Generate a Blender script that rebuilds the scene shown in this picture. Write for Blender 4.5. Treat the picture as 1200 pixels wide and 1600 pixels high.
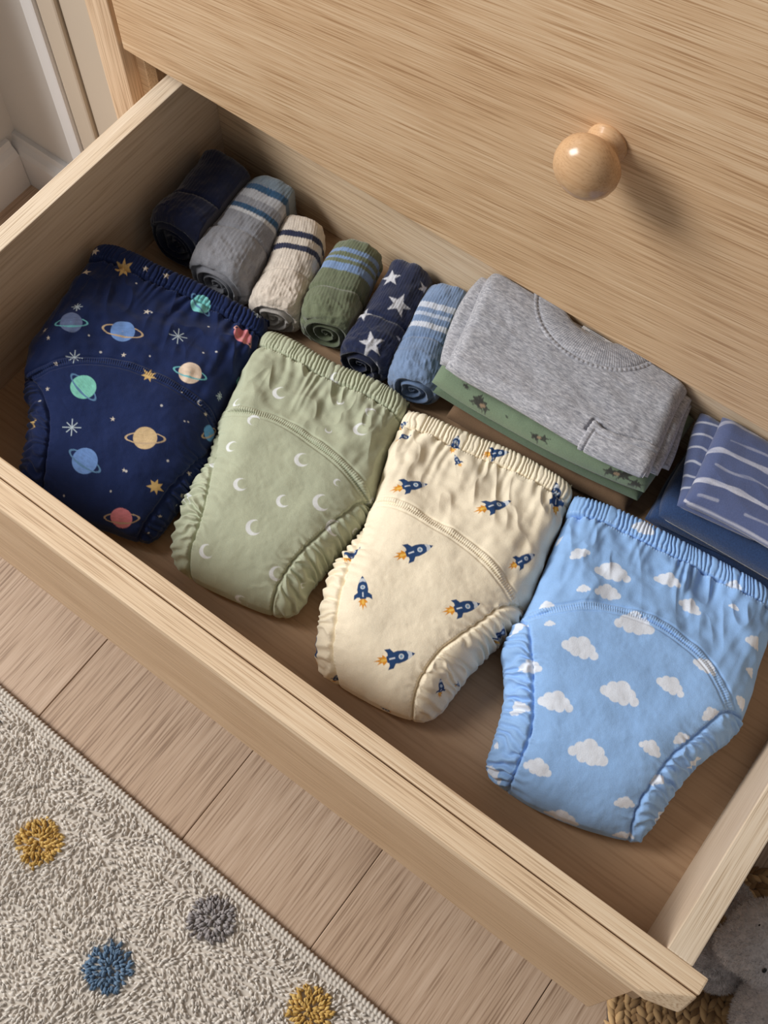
import bpy, bmesh, math, random
import numpy as np
from mathutils import Vector, Matrix
random.seed(4)
S = bpy.context.scene
COL = S.collection
for o in list(bpy.data.objects): bpy.data.objects.remove(o)

# ---------------------------------------------------------------- camera
cd = bpy.data.cameras.new('camera'); cam = bpy.data.objects.new('camera', cd); COL.objects.link(cam)
cam.location = (0.6913, -0.1871, 1.0536); cam.rotation_euler = (0.4416, -0.0007, 0.6424)
cd.sensor_fit = 'VERTICAL'; cd.sensor_height = 24.0; cd.lens = 1882.68/1600*24.0; cd.clip_start = .01
S.camera = cam

# ---------------------------------------------------------------- light
wd = bpy.data.worlds.new('room_light'); S.world = wd; wd.use_nodes = True
bg = wd.node_tree.nodes['Background']; bg.inputs[0].default_value = (1.0, .975, .95, 1); bg.inputs[1].default_value = .185
def area(name, loc, target, size, energy, color):
    l = bpy.data.lights.new(name, 'AREA'); l.shape = 'RECTANGLE'; l.size = size[0]; l.size_y = size[1]; l.energy = energy; l.color = color
    o = bpy.data.objects.new(name, l); COL.objects.link(o); o.location = loc
    o.rotation_euler = (Vector(target)-Vector(loc)).to_track_quat('-Z', 'Y').to_euler()
    return o
area('window_daylight', (-2.0, -1.05, 2.05), (.35, .15, .05), (1.2, 1.5), 128, (1.0, .985, .965))
S.view_settings.view_transform = 'Standard'; S.view_settings.look = 'None'; S.view_settings.gamma = 1.0
S.view_settings.use_curve_mapping = False; S.view_settings.exposure = 0.0
# ---------------------------------------------------------------- numeric helpers
def smooth01(x): 
    x = np.clip(x, 0, 1); return x*x*(3-2*x)
def vnoise(x, y, seed=0):
    rng = np.random.RandomState(seed); L = rng.rand(128, 128)*2-1
    xi = np.floor(x).astype(int); yi = np.floor(y).astype(int)
    fx = smooth01(x-xi); fy = smooth01(y-yi)
    g = lambda a, b: L[a % 128, b % 128]
    return (g(xi,yi)*(1-fx)+g(xi+1,yi)*fx)*(1-fy)+(g(xi,yi+1)*(1-fx)+g(xi+1,yi+1)*fx)*fy
def fbm(x, y, seed=0, o=3):
    r = 0; a = 1; 
    for i in range(o):
        r = r+a*vnoise(x, y, seed+i*17); x = x*2.03+3.1; y = y*2.03+1.7; a *= .5
    return r
def chaikin(P, n=2):
    P = np.asarray(P, float)
    for _ in range(n):
        a = P[:-1]*.75+P[1:]*.25; b = P[:-1]*.25+P[1:]*.75
        Q = np.empty((2*len(a), P.shape[1])); Q[0::2] = a; Q[1::2] = b
        P = np.vstack([P[:1], Q, P[-1:]])
    return P
def resample(P, n):
    P = np.asarray(P, float)
    d = np.r_[0, np.cumsum(np.linalg.norm(np.diff(P[:, :2], axis=0), axis=1))]; d /= d[-1]
    t = np.linspace(0, 1, n)
    return np.stack([np.interp(t, d, P[:, k]) for k in range(P.shape[1])], 1)
def coons(top, right, bot, left, ns, nt):
    T = resample(chaikin(top), ns); B = resample(chaikin(bot), ns); L = resample(chaikin(left), nt); R = resample(chaikin(right), nt)
    s = np.linspace(0, 1, ns)[None, :, None]; t = np.linspace(0, 1, nt)[:, None, None]
    return (1-t)*T[None]+t*B[None]+(1-s)*L[:, None]+s*R[:, None]-((1-s)*(1-t)*T[0]+s*(1-t)*T[-1]+(1-s)*t*B[0]+s*t*B[-1])
def quarter(d, r): return np.sqrt(np.clip(1-(1-np.clip(d/r, 0, 1))**2, 0, 1))
def pants_base(o, ns, nt):
    """smooth padded body of one pair of pants: grid of points, distances to the four edges"""
    P = coons(o['waist'], o['right'], o['bottom'], o['left'], ns, nt)
    w = np.linalg.norm(P[:, -1, :2]-P[:, 0, :2], axis=1)[:, None]
    seg = np.linalg.norm(np.diff(P[:, :, :2], axis=0), axis=2); ln = seg.sum(0)[None, :]
    s = np.linspace(0, 1, ns)[None, :]; t = np.linspace(0, 1, nt)[:, None]
    dL = s*w; dR = (1-s)*w; dT = t*ln; dB = (1-t)*ln
    th = o['thick']
    T = th*(.42+.58*smooth01(dT/.11))*(.92+.16*smooth01((t-.3)/.4))
    rs = .015+.020*smooth01(dT/.13)
    par = lambda d, r: 1-(1-np.clip(d/r, 0, 1))**2
    side = lambda d: .45*quarter(d, rs*.55)+.55*par(d, rs*1.35)
    g = side(dL)*side(dR)*(.30*quarter(dB, .014)+.70*par(dB, .062))*(.25+.75*quarter(dT, .008))
    P = P.copy(); P[:, :, 2] += T*g
    return P, dL, dR, dT, dB, s+0*t, t+0*s
PANTS = {
 'navy': {
  'waist': [[0.0112,0.2493,0.075],[0.0366,0.2642,0.0668],[0.0724,0.2715,0.0586],[0.1072,0.2835,0.0504],[0.1459,0.2912,0.0422],[0.1818,0.2985,0.034]],
  'right': [[0.1818,0.2985,0.034],[0.1921,0.2781,0.0318],[0.2007,0.2415,0.0296],[0.2083,0.2084,0.0274],[0.217,0.1833,0.0252],[0.2274,0.16,0.023],[0.2368,0.1397,0.0208],[0.2434,0.1176,0.0186],[0.2389,0.0814,0.0164],[0.2421,0.0637,0.0142],[0.2387,0.0502,0.012]],
  'bottom': [[0.1235,0.0054,0.03],[0.1443,0.0078,0.0264],[0.1749,0.0221,0.0228],[0.1993,0.0334,0.0192],[0.2245,0.0406,0.0156],[0.2387,0.0502,0.012]],
  'left': [[0.0112,0.2493,0.075],[0.0143,0.217,0.0705],[0.0198,0.1758,0.066],[0.0309,0.1229,0.0615],[0.044,0.0962,0.057],[0.0604,0.0856,0.0525],[0.0785,0.0732,0.048],[0.0928,0.0518,0.0435],[0.1051,0.0262,0.039],[0.113,0.0132,0.0345],[0.1235,0.0054,0.03]],
  'thick': 0.036,
  'arc': [[0.0667,0.0957],[0.074,0.1094],[0.0861,0.1285],[0.1043,0.1466],[0.1307,0.1623],[0.1629,0.1713],[0.1876,0.1754],[0.2071,0.1772],[0.2207,0.1728]],
  'rc': [[0.2207,0.1728],[0.2301,0.1541],[0.2327,0.1185],[0.2306,0.0872],[0.2306,0.0618],[0.2298,0.0441]],
  'lc': [[0.0667,0.0957],[0.0959,0.0857],[0.1207,0.0609],[0.135,0.0337],[0.142,0.0179],[0.1433,0.0081]],
  'motifs': [["P",0.1883,0.373,0.01025,0.748,0,0,0.01589],["P",0.4226,0.3292,0.01148,0.54,1,1,0.0204],["P",0.6527,0.094,0.00986,-0.198,2,2,0.01427],["P",0.9205,0.1348,0.00916,-0.2,3,3,0.01323],["P",0.8117,0.3793,0.01094,0.442,4,0,0.0169],["P",0.3598,0.5831,0.01182,-0.16,5,2,0.01772],["P",0.6946,0.6897,0.01098,0.643,6,1,0.0191],["P",0.9665,0.5486,0.00766,0.945,7,1,0.01149],["P",0.4393,0.837,0.01177,0.013,1,2,0.01766],["P",0.7657,0.9592,0.01002,0.643,3,1,0.01708],["G",0.2134,0.0846,0.00903,0.643],["G",0.6402,0.4577,0.00769,0.443],["G",0.8661,0.8276,0.00742,0.268],["G",0.0711,0.7586,0.00578,0.643],["G",0.4477,0.9937,0.00455,0.643],["A",0.6611,0.2633,0.0089,0.439],["A",0.2803,0.4859,0.00803,0.443],["A",0.3013,0.7429,0.00841,0.448],["A",0.9582,0.4013,0.00441,0.444],["A",0.9456,0.0157,0.00515,0.436],["A",0.1674,0.3103,0.00518,0.439],["S",0.3096,0.0533,0.00318,0.643],["S",0.4226,0.0439,0.0037,0.643],["S",0.4561,0.2132,0.00387,0.438],["S",0.4854,0.4138,0.00251,0.643],["S",0.5105,0.6646,0.00242,0.643],["S",0.9372,0.4953,0.00242,0.643],["S",0.9749,0.8025,0.00277,0.643],["S",0.954,0.906,0.00205,0.643],["S",0.1674,0.6332,0.00197,0.643],["S",0.0753,0.4169,0.00306,0.643],["S",0.1255,0.4483,0.00228,0.643],["S",0.2092,0.5329,0.00225,0.643],["S",0.0544,0.1442,0.0053,0.643],["S",0.0293,0.0502,0.00483,0.238],["S",0.6736,0.8245,0.00187,0.643],["S",0.9498,0.7241,0.0021,0.643],["D",0.749,0.5486,0.00122,0.643],["D",0.841,0.7273,0.00118,0.643],["D",0.8619,0.5643,0.00084,0.643],["D",0.8787,0.5611,0.00084,0.643],["D",0.3808,0.4295,0.00126,0.643],["D",0.7531,0.163,0.00115,0.643],["D",0.8159,0.2821,0.00113,0.643],["D",0.8619,0.2571,0.00113,0.643],["D",0.6569,0.8997,0.00093,0.643],["D",0.364,0.9467,0.00092,0.643],["D",0.1088,0.6803,0.0011,0.643],["D",0.6025,0.3856,0.00088,0.643],["D",0.2929,0.3887,0.00102,0.643],["D",0.8159,0.4639,0.00098,0.643],["D",0.4812,0.2132,0.00103,0.643],["D",0.6904,0.8245,0.00117,0.643],["D",0.9833,0.8401,0.00115,0.643],["D",0.9414,0.9655,0.0009,0.643],["D",0.3138,0.116,0.00105,0.643],["C",0.9038,0.4671,0.00268,0.643],["T",0.9916,0.2915,0.00396,0.643]],
 },
 'green': {
  'waist': [[0.1893,0.2887,0.034],[0.2203,0.2956,0.0332],[0.2689,0.2973,0.0324],[0.3023,0.3071,0.0316],[0.335,0.3103,0.0308],[0.3516,0.3078,0.03]],
  'right': [[0.3516,0.3078,0.03],[0.3562,0.2942,0.028],[0.3662,0.2576,0.026],[0.3798,0.2219,0.024],[0.3898,0.2017,0.022],[0.3934,0.1798,0.02],[0.3933,0.1361,0.018],[0.391,0.1026,0.016],[0.396,0.0831,0.014],[0.3921,0.0717,0.012]],
  'bottom': [[0.2764,0.0459,0.018],[0.2952,0.0441,0.0168],[0.3211,0.0477,0.0156],[0.3546,0.0545,0.0144],[0.3773,0.0614,0.0132],[0.3921,0.0717,0.012]],
  'left': [[0.1893,0.2887,0.034],[0.1948,0.261,0.0324],[0.2091,0.2129,0.0308],[0.2125,0.1919,0.0292],[0.2316,0.1558,0.0276],[0.2414,0.1375,0.026],[0.2424,0.1071,0.0244],[0.2501,0.0851,0.0228],[0.2592,0.0618,0.0212],[0.2688,0.0504,0.0196],[0.2764,0.0459,0.018]],
  'thick': 0.037,
  'arc': [[0.217,0.1864],[0.2316,0.1902],[0.2502,0.1981],[0.2677,0.2059],[0.2921,0.2085],[0.3188,0.2079],[0.3433,0.2063],[0.3642,0.2022],[0.3817,0.1974]],
  'rc': [[0.3817,0.1974],[0.3794,0.1723],[0.375,0.1422],[0.3713,0.1149],[0.371,0.0891],[0.3735,0.0722],[0.3778,0.0623]],
  'lc': [[0.217,0.1864],[0.2567,0.1281],[0.2759,0.0972],[0.2836,0.078],[0.288,0.0581],[0.2972,0.0447]],
  'motifs': [["C",0.2929,0.2508,0.00692,0.643],["C",0.8159,0.2508,0.00724,0.444],["C",0.5649,0.4639,0.00711,0.643],["C",0.3138,0.6552,0.00654,0.643],["C",0.5816,0.6426,0.00624,0.643],["C",0.7699,0.5893,0.00786,0.643],["C",0.5356,0.7743,0.00728,0.643],["C",0.3138,0.906,0.00652,0.643],["C",0.7908,0.884,0.00665,0.643],["C",0.6109,0.9937,0.00699,0.643],["C",0.8996,0.6458,0.00729,0.265],["C",0.1506,0.5361,0.00573,0.259],["C",0.2343,0.4044,0.00583,-0.426],["C",0.1046,0.3636,0.00491,0.643],["C",0.8243,0.1567,0.00537,-0.772],["C",0.6485,0.3072,0.00338,1.761],["C",0.7908,0.4953,0.00351,-0.103],["C",0.0544,0.7743,0.00601,-1.908],["C",0.636,0.1661,0.00368,1.762],["C",0.9791,0.4702,0.00416,-0.105],["C",0.5397,0.0721,0.00499,0.643],["C",0.0711,0.6144,0.00378,0.643],["C",0.954,0.8809,0.00353,0.643],["C",0.9791,0.6019,0.00319,-0.097]],
 },
 'cream': {
  'waist': [[0.3573,0.2988,0.034],[0.3817,0.3062,0.0332],[0.4167,0.3119,0.0324],[0.4637,0.3235,0.0316],[0.5025,0.3262,0.0308],[0.5285,0.3274,0.03]],
  'right': [[0.5285,0.3274,0.03],[0.5345,0.3207,0.0282],[0.5401,0.2983,0.0264],[0.5474,0.2597,0.0246],[0.558,0.2247,0.0228],[0.5646,0.2075,0.021],[0.5629,0.1647,0.0192],[0.5562,0.1301,0.0174],[0.5555,0.095,0.0156],[0.5556,0.0771,0.0138],[0.5485,0.0657,0.012]],
  'bottom': [[0.4543,0.0453,0.018],[0.4777,0.0458,0.0165],[0.5128,0.0512,0.015],[0.5381,0.0588,0.0135],[0.5485,0.0657,0.012]],
  'left': [[0.3573,0.2988,0.034],[0.3625,0.2745,0.0324],[0.3783,0.227,0.0308],[0.393,0.1927,0.0292],[0.4021,0.1553,0.0276],[0.4004,0.1254,0.026],[0.4088,0.1006,0.0244],[0.4217,0.077,0.0228],[0.4367,0.0527,0.0212],[0.4456,0.0464,0.0196],[0.4543,0.0453,0.018]],
  'thick': 0.037,
  'arc': [[0.3927,0.1969],[0.4083,0.2015],[0.4271,0.2048],[0.4525,0.2063],[0.4821,0.2086],[0.5094,0.2065],[0.5311,0.2013],[0.5503,0.1951]],
  'rc': [[0.5503,0.1951],[0.5389,0.1504],[0.5275,0.1166],[0.5272,0.0895],[0.5313,0.0707],[0.5388,0.0597]],
  'lc': [[0.3927,0.1969],[0.4156,0.1282],[0.4306,0.0968],[0.4409,0.0782],[0.4523,0.0562],[0.4673,0.0455]],
  'motifs': [["R",0.0962,0.348,0.2762,0.2571],["R",0.5607,0.3009,0.7197,0.2006],["R",0.2678,0.5611,0.4142,0.4671],["R",0.2887,0.7618,0.2008,0.6583],["R",0.6778,0.6677,0.7992,0.5799],["R",0.4519,0.8934,0.6778,0.8213],["R",0.9623,0.1567,0.8954,0.0439],["R",0.8285,0.4232,0.9205,0.3354],["R",0.9874,0.6646,0.9456,0.5925],["R",0.0,0.9749,0.0167,0.8527],["R",0.9372,0.9091,0.8745,0.8558],["R",0.0628,0.6332,0.0711,0.558],["R",0.4728,0.0752,0.6067,0.0282],["R",0.3264,0.1129,0.3222,0.0439],["R",0.4059,0.1536,0.3473,0.116],["R",0.0126,0.1379,0.0837,0.1097],["R",0.0,0.0784,0.0377,0.0596],["R",0.7029,1.0,0.5774,0.9969],["R",0.0962,1.0,0.1757,0.9749],["R",0.9707,0.8527,0.9665,0.8307]],
 },
 'blue': {
  'waist': [[0.5373,0.3188,0.034],[0.5719,0.3287,0.034],[0.6063,0.3339,0.034],[0.644,0.3372,0.034],[0.6811,0.3405,0.034],[0.7177,0.3437,0.034],[0.7322,0.3426,0.034]],
  'right': [[0.7322,0.3426,0.034],[0.7425,0.3275,0.032],[0.7522,0.3066,0.03],[0.7598,0.2787,0.028],[0.7669,0.2539,0.026],[0.772,0.2308,0.024],[0.7734,0.208,0.022],[0.763,0.1848,0.02],[0.757,0.1543,0.018],[0.7562,0.1281,0.016],[0.757,0.1034,0.014],[0.7537,0.0899,0.012]],
  'bottom': [[0.6241,0.0574,0.018],[0.6446,0.0574,0.0168],[0.6802,0.061,0.0156],[0.7115,0.0705,0.0144],[0.7414,0.0817,0.0132],[0.7537,0.0899,0.012]],
  'left': [[0.5373,0.3188,0.034],[0.5439,0.2881,0.0324],[0.5519,0.2515,0.0308],[0.5659,0.2026,0.0292],[0.5642,0.1582,0.0276],[0.5808,0.1399,0.026],[0.593,0.1243,0.0244],[0.6015,0.1064,0.0228],[0.609,0.0826,0.0212],[0.6147,0.0633,0.0196],[0.6241,0.0574,0.018]],
  'thick': 0.038,
  'arc': [[0.5732,0.1858],[0.5876,0.2028],[0.6113,0.2243],[0.6343,0.2363],[0.6637,0.246],[0.6913,0.2456],[0.7151,0.2425],[0.7363,0.2315],[0.7528,0.2204]],
  'rc': [[0.7528,0.2204],[0.7466,0.1951],[0.741,0.1729],[0.7353,0.1506],[0.7347,0.1186],[0.7389,0.0972],[0.7464,0.0853]],
  'lc': [[0.5732,0.1858],[0.5895,0.163],[0.6155,0.1283],[0.6324,0.1016],[0.6392,0.0721],[0.6418,0.0577]],
  'motifs': [["L",0.2803,0.2414,0.03459,0.355],["L",0.5063,0.1818,0.02524,0.255],["L",0.431,0.373,0.03695,0.417],["L",0.2887,0.5235,0.03422,0.269],["L",0.2552,0.721,0.0311,0.369],["L",0.523,0.6019,0.03553,0.273],["L",0.6695,0.5078,0.02703,0.076],["L",0.4937,0.815,0.03546,0.281],["L",0.2803,0.9091,0.02484,0.285],["L",0.5021,0.9937,0.03227,0.29],["L",0.7573,0.3981,0.02296,0.069],["L",0.8577,0.5361,0.01811,0.986],["L",0.841,0.6583,0.01578,0.984],["L",0.7531,0.7304,0.02092,0.089],["L",0.7782,0.906,0.0183,0.467],["L",0.8787,0.9875,0.01799,0.811],["L",0.9582,0.6959,0.01663,0.982],["L",0.1213,0.6458,0.02077,0.551],["L",0.0921,0.7837,0.02029,0.643],["L",0.2845,0.3135,0.02509,0.491],["L",0.1841,0.3417,0.01256,0.643],["L",0.3473,0.0408,0.02247,0.249],["L",0.0126,0.1787,0.01292,0.643],["L",0.1213,0.2288,0.0198,1.01],["L",0.6318,0.2257,0.02262,0.059],["L",0.9247,0.2382,0.01883,0.26],["L",0.0544,0.9718,0.01755,0.107],["L",0.0377,0.5329,0.01896,0.825],["L",0.9833,0.8966,0.01515,1.138],["L",0.8619,0.8119,0.01337,1.143],["L",0.9414,0.4451,0.01609,-0.127],["L",0.8075,0.1567,0.01017,0.055],["L",0.7992,0.0752,0.01488,0.253],["L",0.0753,0.4326,0.0147,0.643],["L",0.1297,0.4922,0.01007,0.643],["L",0.9498,0.3323,0.01308,0.065],["L",0.0335,0.9028,0.01047,0.284]],
 },
}
# ---------------------------------------------------------------- object helpers
def tag(o, label=None, cat=None, group=None, kind=None):
    if label: o['label'] = label
    if cat: o['category'] = cat
    if group: o['group'] = group
    if kind: o['kind'] = kind
    return o
def empty(name, loc=(0,0,0)):
    o = bpy.data.objects.new(name, None); COL.objects.link(o); o.location = loc; o.empty_display_size = .02
    return o
def link(name, me, mat, parent=None):
    o = bpy.data.objects.new(name, me); COL.objects.link(o)
    if mat is not None: me.materials.append(mat)
    if parent is not None:
        o.parent = parent
        o.matrix_parent_inverse = Matrix.Translation(-Vector(parent.location))
    return o
def np_mesh(name, V, F, col=None, smooth=True):
    V = np.ascontiguousarray(V, np.float32); F = np.ascontiguousarray(F, np.int32); k = F.shape[1]
    me = bpy.data.meshes.new(name); me.vertices.add(len(V)); me.vertices.foreach_set('co', V.ravel())
    me.loops.add(F.size); me.loops.foreach_set('vertex_index', F.ravel())
    me.polygons.add(len(F)); me.polygons.foreach_set('loop_start', np.arange(0, F.size, k, dtype=np.int32))
    me.polygons.foreach_set('use_smooth', np.full(len(F), smooth))
    me.update(calc_edges=True)
    if col is not None:
        a = me.attributes.new('print', 'FLOAT_COLOR', 'POINT')
        a.data.foreach_set('color', np.c_[col, np.ones(len(col))].astype(np.float32).ravel())
    return me
def compact(V, F, col=None):
    u, inv = np.unique(F, return_inverse=True)
    return V[u], inv.reshape(F.shape), (None if col is None else col[u])
def part(name, V, F, mat, parent, col=None, smooth=True):
    v, f, c = compact(V, F, col)
    return link(name, np_mesh(name, v, f, c, smooth), mat, parent)
def quads(nt, ns, wrap=False):
    i = np.arange(nt-1)[:, None]; j = np.arange(ns if wrap else ns-1)[None, :]; j2 = (j+1) % ns
    return np.stack([i*ns+j, (i+1)*ns+j, (i+1)*ns+j2, i*ns+j2], -1).reshape(-1, 4)
def bm_obj(name, bm, mat, parent=None, smooth=False):
    me = bpy.data.meshes.new(name); bm.normal_update(); bm.to_mesh(me); bm.free()
    if smooth: me.polygons.foreach_set('use_smooth', [True]*len(me.polygons))
    return link(name, me, mat, parent)
def add_box(bm, lo, hi, bev=0.0, seg=1):
    r = bmesh.ops.create_cube(bm, size=1.0); vs = r['verts']
    c = [(a+b)/2 for a, b in zip(lo, hi)]; d = [b-a for a, b in zip(lo, hi)]
    for v in vs: v.co = Vector((c[0]+v.co.x*d[0], c[1]+v.co.y*d[1], c[2]+v.co.z*d[2]))
    if bev:
        es = list({e for v in vs for e in v.link_edges})
        bmesh.ops.bevel(bm, geom=es, offset=bev, segments=seg, profile=.6, affect='EDGES')
def box(name, lo, hi, mat, parent=None, bev=0.0, seg=1):
    bm = bmesh.new(); add_box(bm, lo, hi, bev, seg); return bm_obj(name, bm, mat, parent)
def prism(name, poly, z0, z1, mat, parent=None, bev=0.0):
    bm = bmesh.new(); n = len(poly)
    a = [bm.verts.new((x, y, z0)) for x, y in poly]; b = [bm.verts.new((x, y, z1)) for x, y in poly]
    bm.faces.new(a[::-1]); bm.faces.new(b)
    for i in range(n): bm.faces.new((a[i], a[(i+1) % n], b[(i+1) % n], b[i]))
    bmesh.ops.recalc_face_normals(bm, faces=bm.faces)
    if bev: bmesh.ops.bevel(bm, geom=list(bm.edges), offset=bev, segments=2, profile=.6, affect='EDGES')
    return bm_obj(name, bm, mat, parent)
def extrude_profile(name, prof, x0, x1, mat, parent=None):
    """profile of (y, z) points swept along x"""
    bm = bmesh.new(); a = [bm.verts.new((x0, y, z)) for y, z in prof]; b = [bm.verts.new((x1, y, z)) for y, z in prof]; n = len(prof)
    bm.faces.new(a); bm.faces.new(b[::-1])
    for i in range(n): bm.faces.new((a[i], b[i], b[(i+1) % n], a[(i+1) % n]))
    bmesh.ops.recalc_face_normals(bm, faces=bm.faces)
    return bm_obj(name, bm, mat, parent)
def lathe(name, prof, origin, axis, mat, parent=None, n=40):
    """profile of (distance along axis, radius)"""
    ax = Vector(axis).normalized(); up = Vector((0, 0, 1)); e1 = ax.cross(up).normalized(); e2 = e1.cross(ax)
    V = []
    for d, r in prof:
        for k in range(n):
            a = 2*math.pi*k/n; V.append(Vector(origin)+ax*d+(e1*math.cos(a)+e2*math.sin(a))*r)
    return link(name, np_mesh(name, np.array([tuple(v) for v in V]), quads(len(prof), n, True)[:, ::-1]), mat, parent)

def lin(c):
    c = np.asarray(c, float)/255.0
    return np.where(c <= .04045, c/12.92, ((c+.055)/1.055)**2.4)

# ---------------------------------------------------------------- materials
def newmat(name):
    m = bpy.data.materials.new(name); m.use_nodes = True; nt = m.node_tree
    return m, nt, nt.nodes['Principled BSDF'], nt.nodes, nt.links
def ramp(nodes, stops):
    r = nodes.new('ShaderNodeValToRGB'); cr = r.color_ramp
    while len(cr.elements) < len(stops): cr.elements.new(.5)
    for e, (p, c) in zip(cr.elements, stops): e.position = p; e.color = (*c, 1)
    return r
def wood(name, dark, mid, light, axis='X', rough=.5, rings=1.0, fine=1.0, spread=1.0, bump=.12, turn=0.0):
    m, nt, b, N, L = newmat(name)
    tc = N.new('ShaderNodeTexCoord'); oi = N.new('ShaderNodeObjectInfo')
    off = N.new('ShaderNodeVectorMath'); off.operation = 'MULTIPLY_ADD'
    cb = N.new('ShaderNodeCombineXYZ')
    for k in range(3): L.new(oi.outputs['Random'], cb.inputs[k])
    off.inputs[1].default_value = (7, 11, 5); L.new(cb.outputs[0], off.inputs[0]); L.new(tc.outputs['Object'], off.inputs[2])
    tm = N.new('ShaderNodeMapping'); tm.inputs['Rotation'].default_value = (0, turn, 0); L.new(off.outputs[0], tm.inputs['Vector']); src = tm.outputs[0]
    def mapped(sl, sc):
        mp = N.new('ShaderNodeMapping'); v = [sc, sc, sc]; v['XYZ'.index(axis)] = sl; mp.inputs['Scale'].default_value = v
        L.new(src, mp.inputs['Vector']); return mp
    # broad figure (cathedral growth rings)
    wp = N.new('ShaderNodeTexNoise'); wp.inputs['Scale'].default_value = 1; wp.inputs['Detail'].default_value = 2
    L.new(mapped(1.6, 7*rings).outputs[0], wp.inputs['Vector'])
    mul = N.new('ShaderNodeMath'); mul.operation = 'MULTIPLY'; mul.inputs[1].default_value = 26*rings; L.new(wp.outputs[0], mul.inputs[0])
    sn = N.new('ShaderNodeMath'); sn.operation = 'SINE'; L.new(mul.outputs[0], sn.inputs[0])
    # streaks and pores
    st = N.new('ShaderNodeTexNoise'); st.inputs['Scale'].default_value = 1; st.inputs['Detail'].default_value = 4; st.inputs['Roughness'].default_value = .65
    L.new(mapped(5.5, 380*fine).outputs[0], st.inputs['Vector'])
    po = N.new('ShaderNodeTexNoise'); po.inputs['Scale'].default_value = 1; po.inputs['Detail'].default_value = 2
    L.new(mapped(14, 950*fine).outputs[0], po.inputs['Vector'])
    a = N.new('ShaderNodeMath'); a.operation = 'MULTIPLY_ADD'; a.inputs[1].default_value = .04*spread; a.inputs[2].default_value = 0; L.new(sn.outputs[0], a.inputs[0])
    a2 = N.new('ShaderNodeMath'); a2.operation = 'MULTIPLY_ADD'; a2.inputs[1].default_value = .55*spread; L.new(st.outputs[0], a2.inputs[0]); L.new(a.outputs[0], a2.inputs[2])
    a3 = N.new('ShaderNodeMath'); a3.operation = 'MULTIPLY_ADD'; a3.inputs[1].default_value = .60*spread; L.new(po.outputs[0], a3.inputs[0]); L.new(a2.outputs[0], a3.inputs[2])
    c0 = .6*spread
    pm = N.new('ShaderNodeMapRange'); pm.inputs[1].default_value = .33; pm.inputs[2].default_value = .47; pm.inputs[3].default_value = -.16*spread; pm.inputs[4].default_value = .012; L.new(po.outputs[0], pm.inputs[0])
    a4 = N.new('ShaderNodeMath'); a4.operation = 'ADD'; L.new(a3.outputs[0], a4.inputs[0]); L.new(pm.outputs[0], a4.inputs[1]); a3 = a4
    r = ramp(N, [(c0-.27, dark), (c0-.05, mid), (c0+.15, light)]); L.new(a3.outputs[0], r.inputs[0])
    hv = N.new('ShaderNodeHueSaturation'); vv = N.new('ShaderNodeMath'); vv.operation = 'MULTIPLY_ADD'; vv.inputs[1].default_value = .10; vv.inputs[2].default_value = .95
    L.new(oi.outputs['Random'], vv.inputs[0]); L.new(vv.outputs[0], hv.inputs['Value']); L.new(r.outputs[0], hv.inputs['Color'])
    L.new(hv.outputs[0], b.inputs['Base Color'])
    b.inputs['Roughness'].default_value = rough
    bp = N.new('ShaderNodeBump'); bp.inputs['Strength'].default_value = bump; bp.inputs['Distance'].default_value = .0006
    L.new(a3.outputs[0], bp.inputs['Height']); L.new(bp.outputs[0], b.inputs['Normal'])
    return m
def cloth(name, color=None, mottled=.06, scale=1100, bump=.35, sheen=.12, heather=None, rough=.88):
    """woven or knitted fabric; colour comes from the printed dye attribute unless one is given"""
    m, nt, b, N, L = newmat(name)
    tc = N.new('ShaderNodeTexCoord')
    if color is None:
        at = N.new('ShaderNodeAttribute'); at.attribute_name = 'print'; src = at.outputs['Color']
    else:
        rgb = N.new('ShaderNodeRGB'); rgb.outputs[0].default_value = (*color, 1); src = rgb.outputs[0]
    n1 = N.new('ShaderNodeTexNoise'); n1.inputs['Scale'].default_value = scale; n1.inputs['Detail'].default_value = 2
    L.new(tc.outputs['Object'], n1.inputs['Vector'])
    if heather:
        mp = N.new('ShaderNodeMapping'); mp.inputs['Rotation'].default_value = (0, 0, .1); mp.inputs['Scale'].default_value = (150, 620, 620); L.new(tc.outputs['Object'], mp.inputs[0])
        n2 = N.new('ShaderNodeTexNoise'); n2.inputs['Scale'].default_value = 1; n2.inputs['Detail'].default_value = 5; n2.inputs['Roughness'].default_value = .75; L.new(mp.outputs[0], n2.inputs['Vector'])
        r = ramp(N, [(.3, heather[0]), (.5, color), (.70, heather[1])]); L.new(n2.outputs[0], r.inputs[0]); src = r.outputs[0]
    hs = N.new('ShaderNodeHueSaturation'); ma = N.new('ShaderNodeMath'); ma.operation = 'MULTIPLY_ADD'; ma.inputs[1].default_value = mottled*4; ma.inputs[2].default_value = 1-mottled*2
    L.new(n1.outputs[0], ma.inputs[0]); L.new(ma.outputs[0], hs.inputs['Value']); L.new(src, hs.inputs['Color'])
    L.new(hs.outputs[0], b.inputs['Base Color'])
    b.inputs['Roughness'].default_value = rough; b.inputs['Sheen Weight'].default_value = sheen; b.inputs['Sheen Roughness'].default_value = .5
    b.inputs['Specular IOR Level'].default_value = .25
    bp = N.new('ShaderNodeBump'); bp.inputs['Strength'].default_value = bump; bp.inputs['Distance'].default_value = .0006
    L.new(n1.outputs[0], bp.inputs['Height']); L.new(bp.outputs[0], b.inputs['Normal'])
    return m
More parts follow.
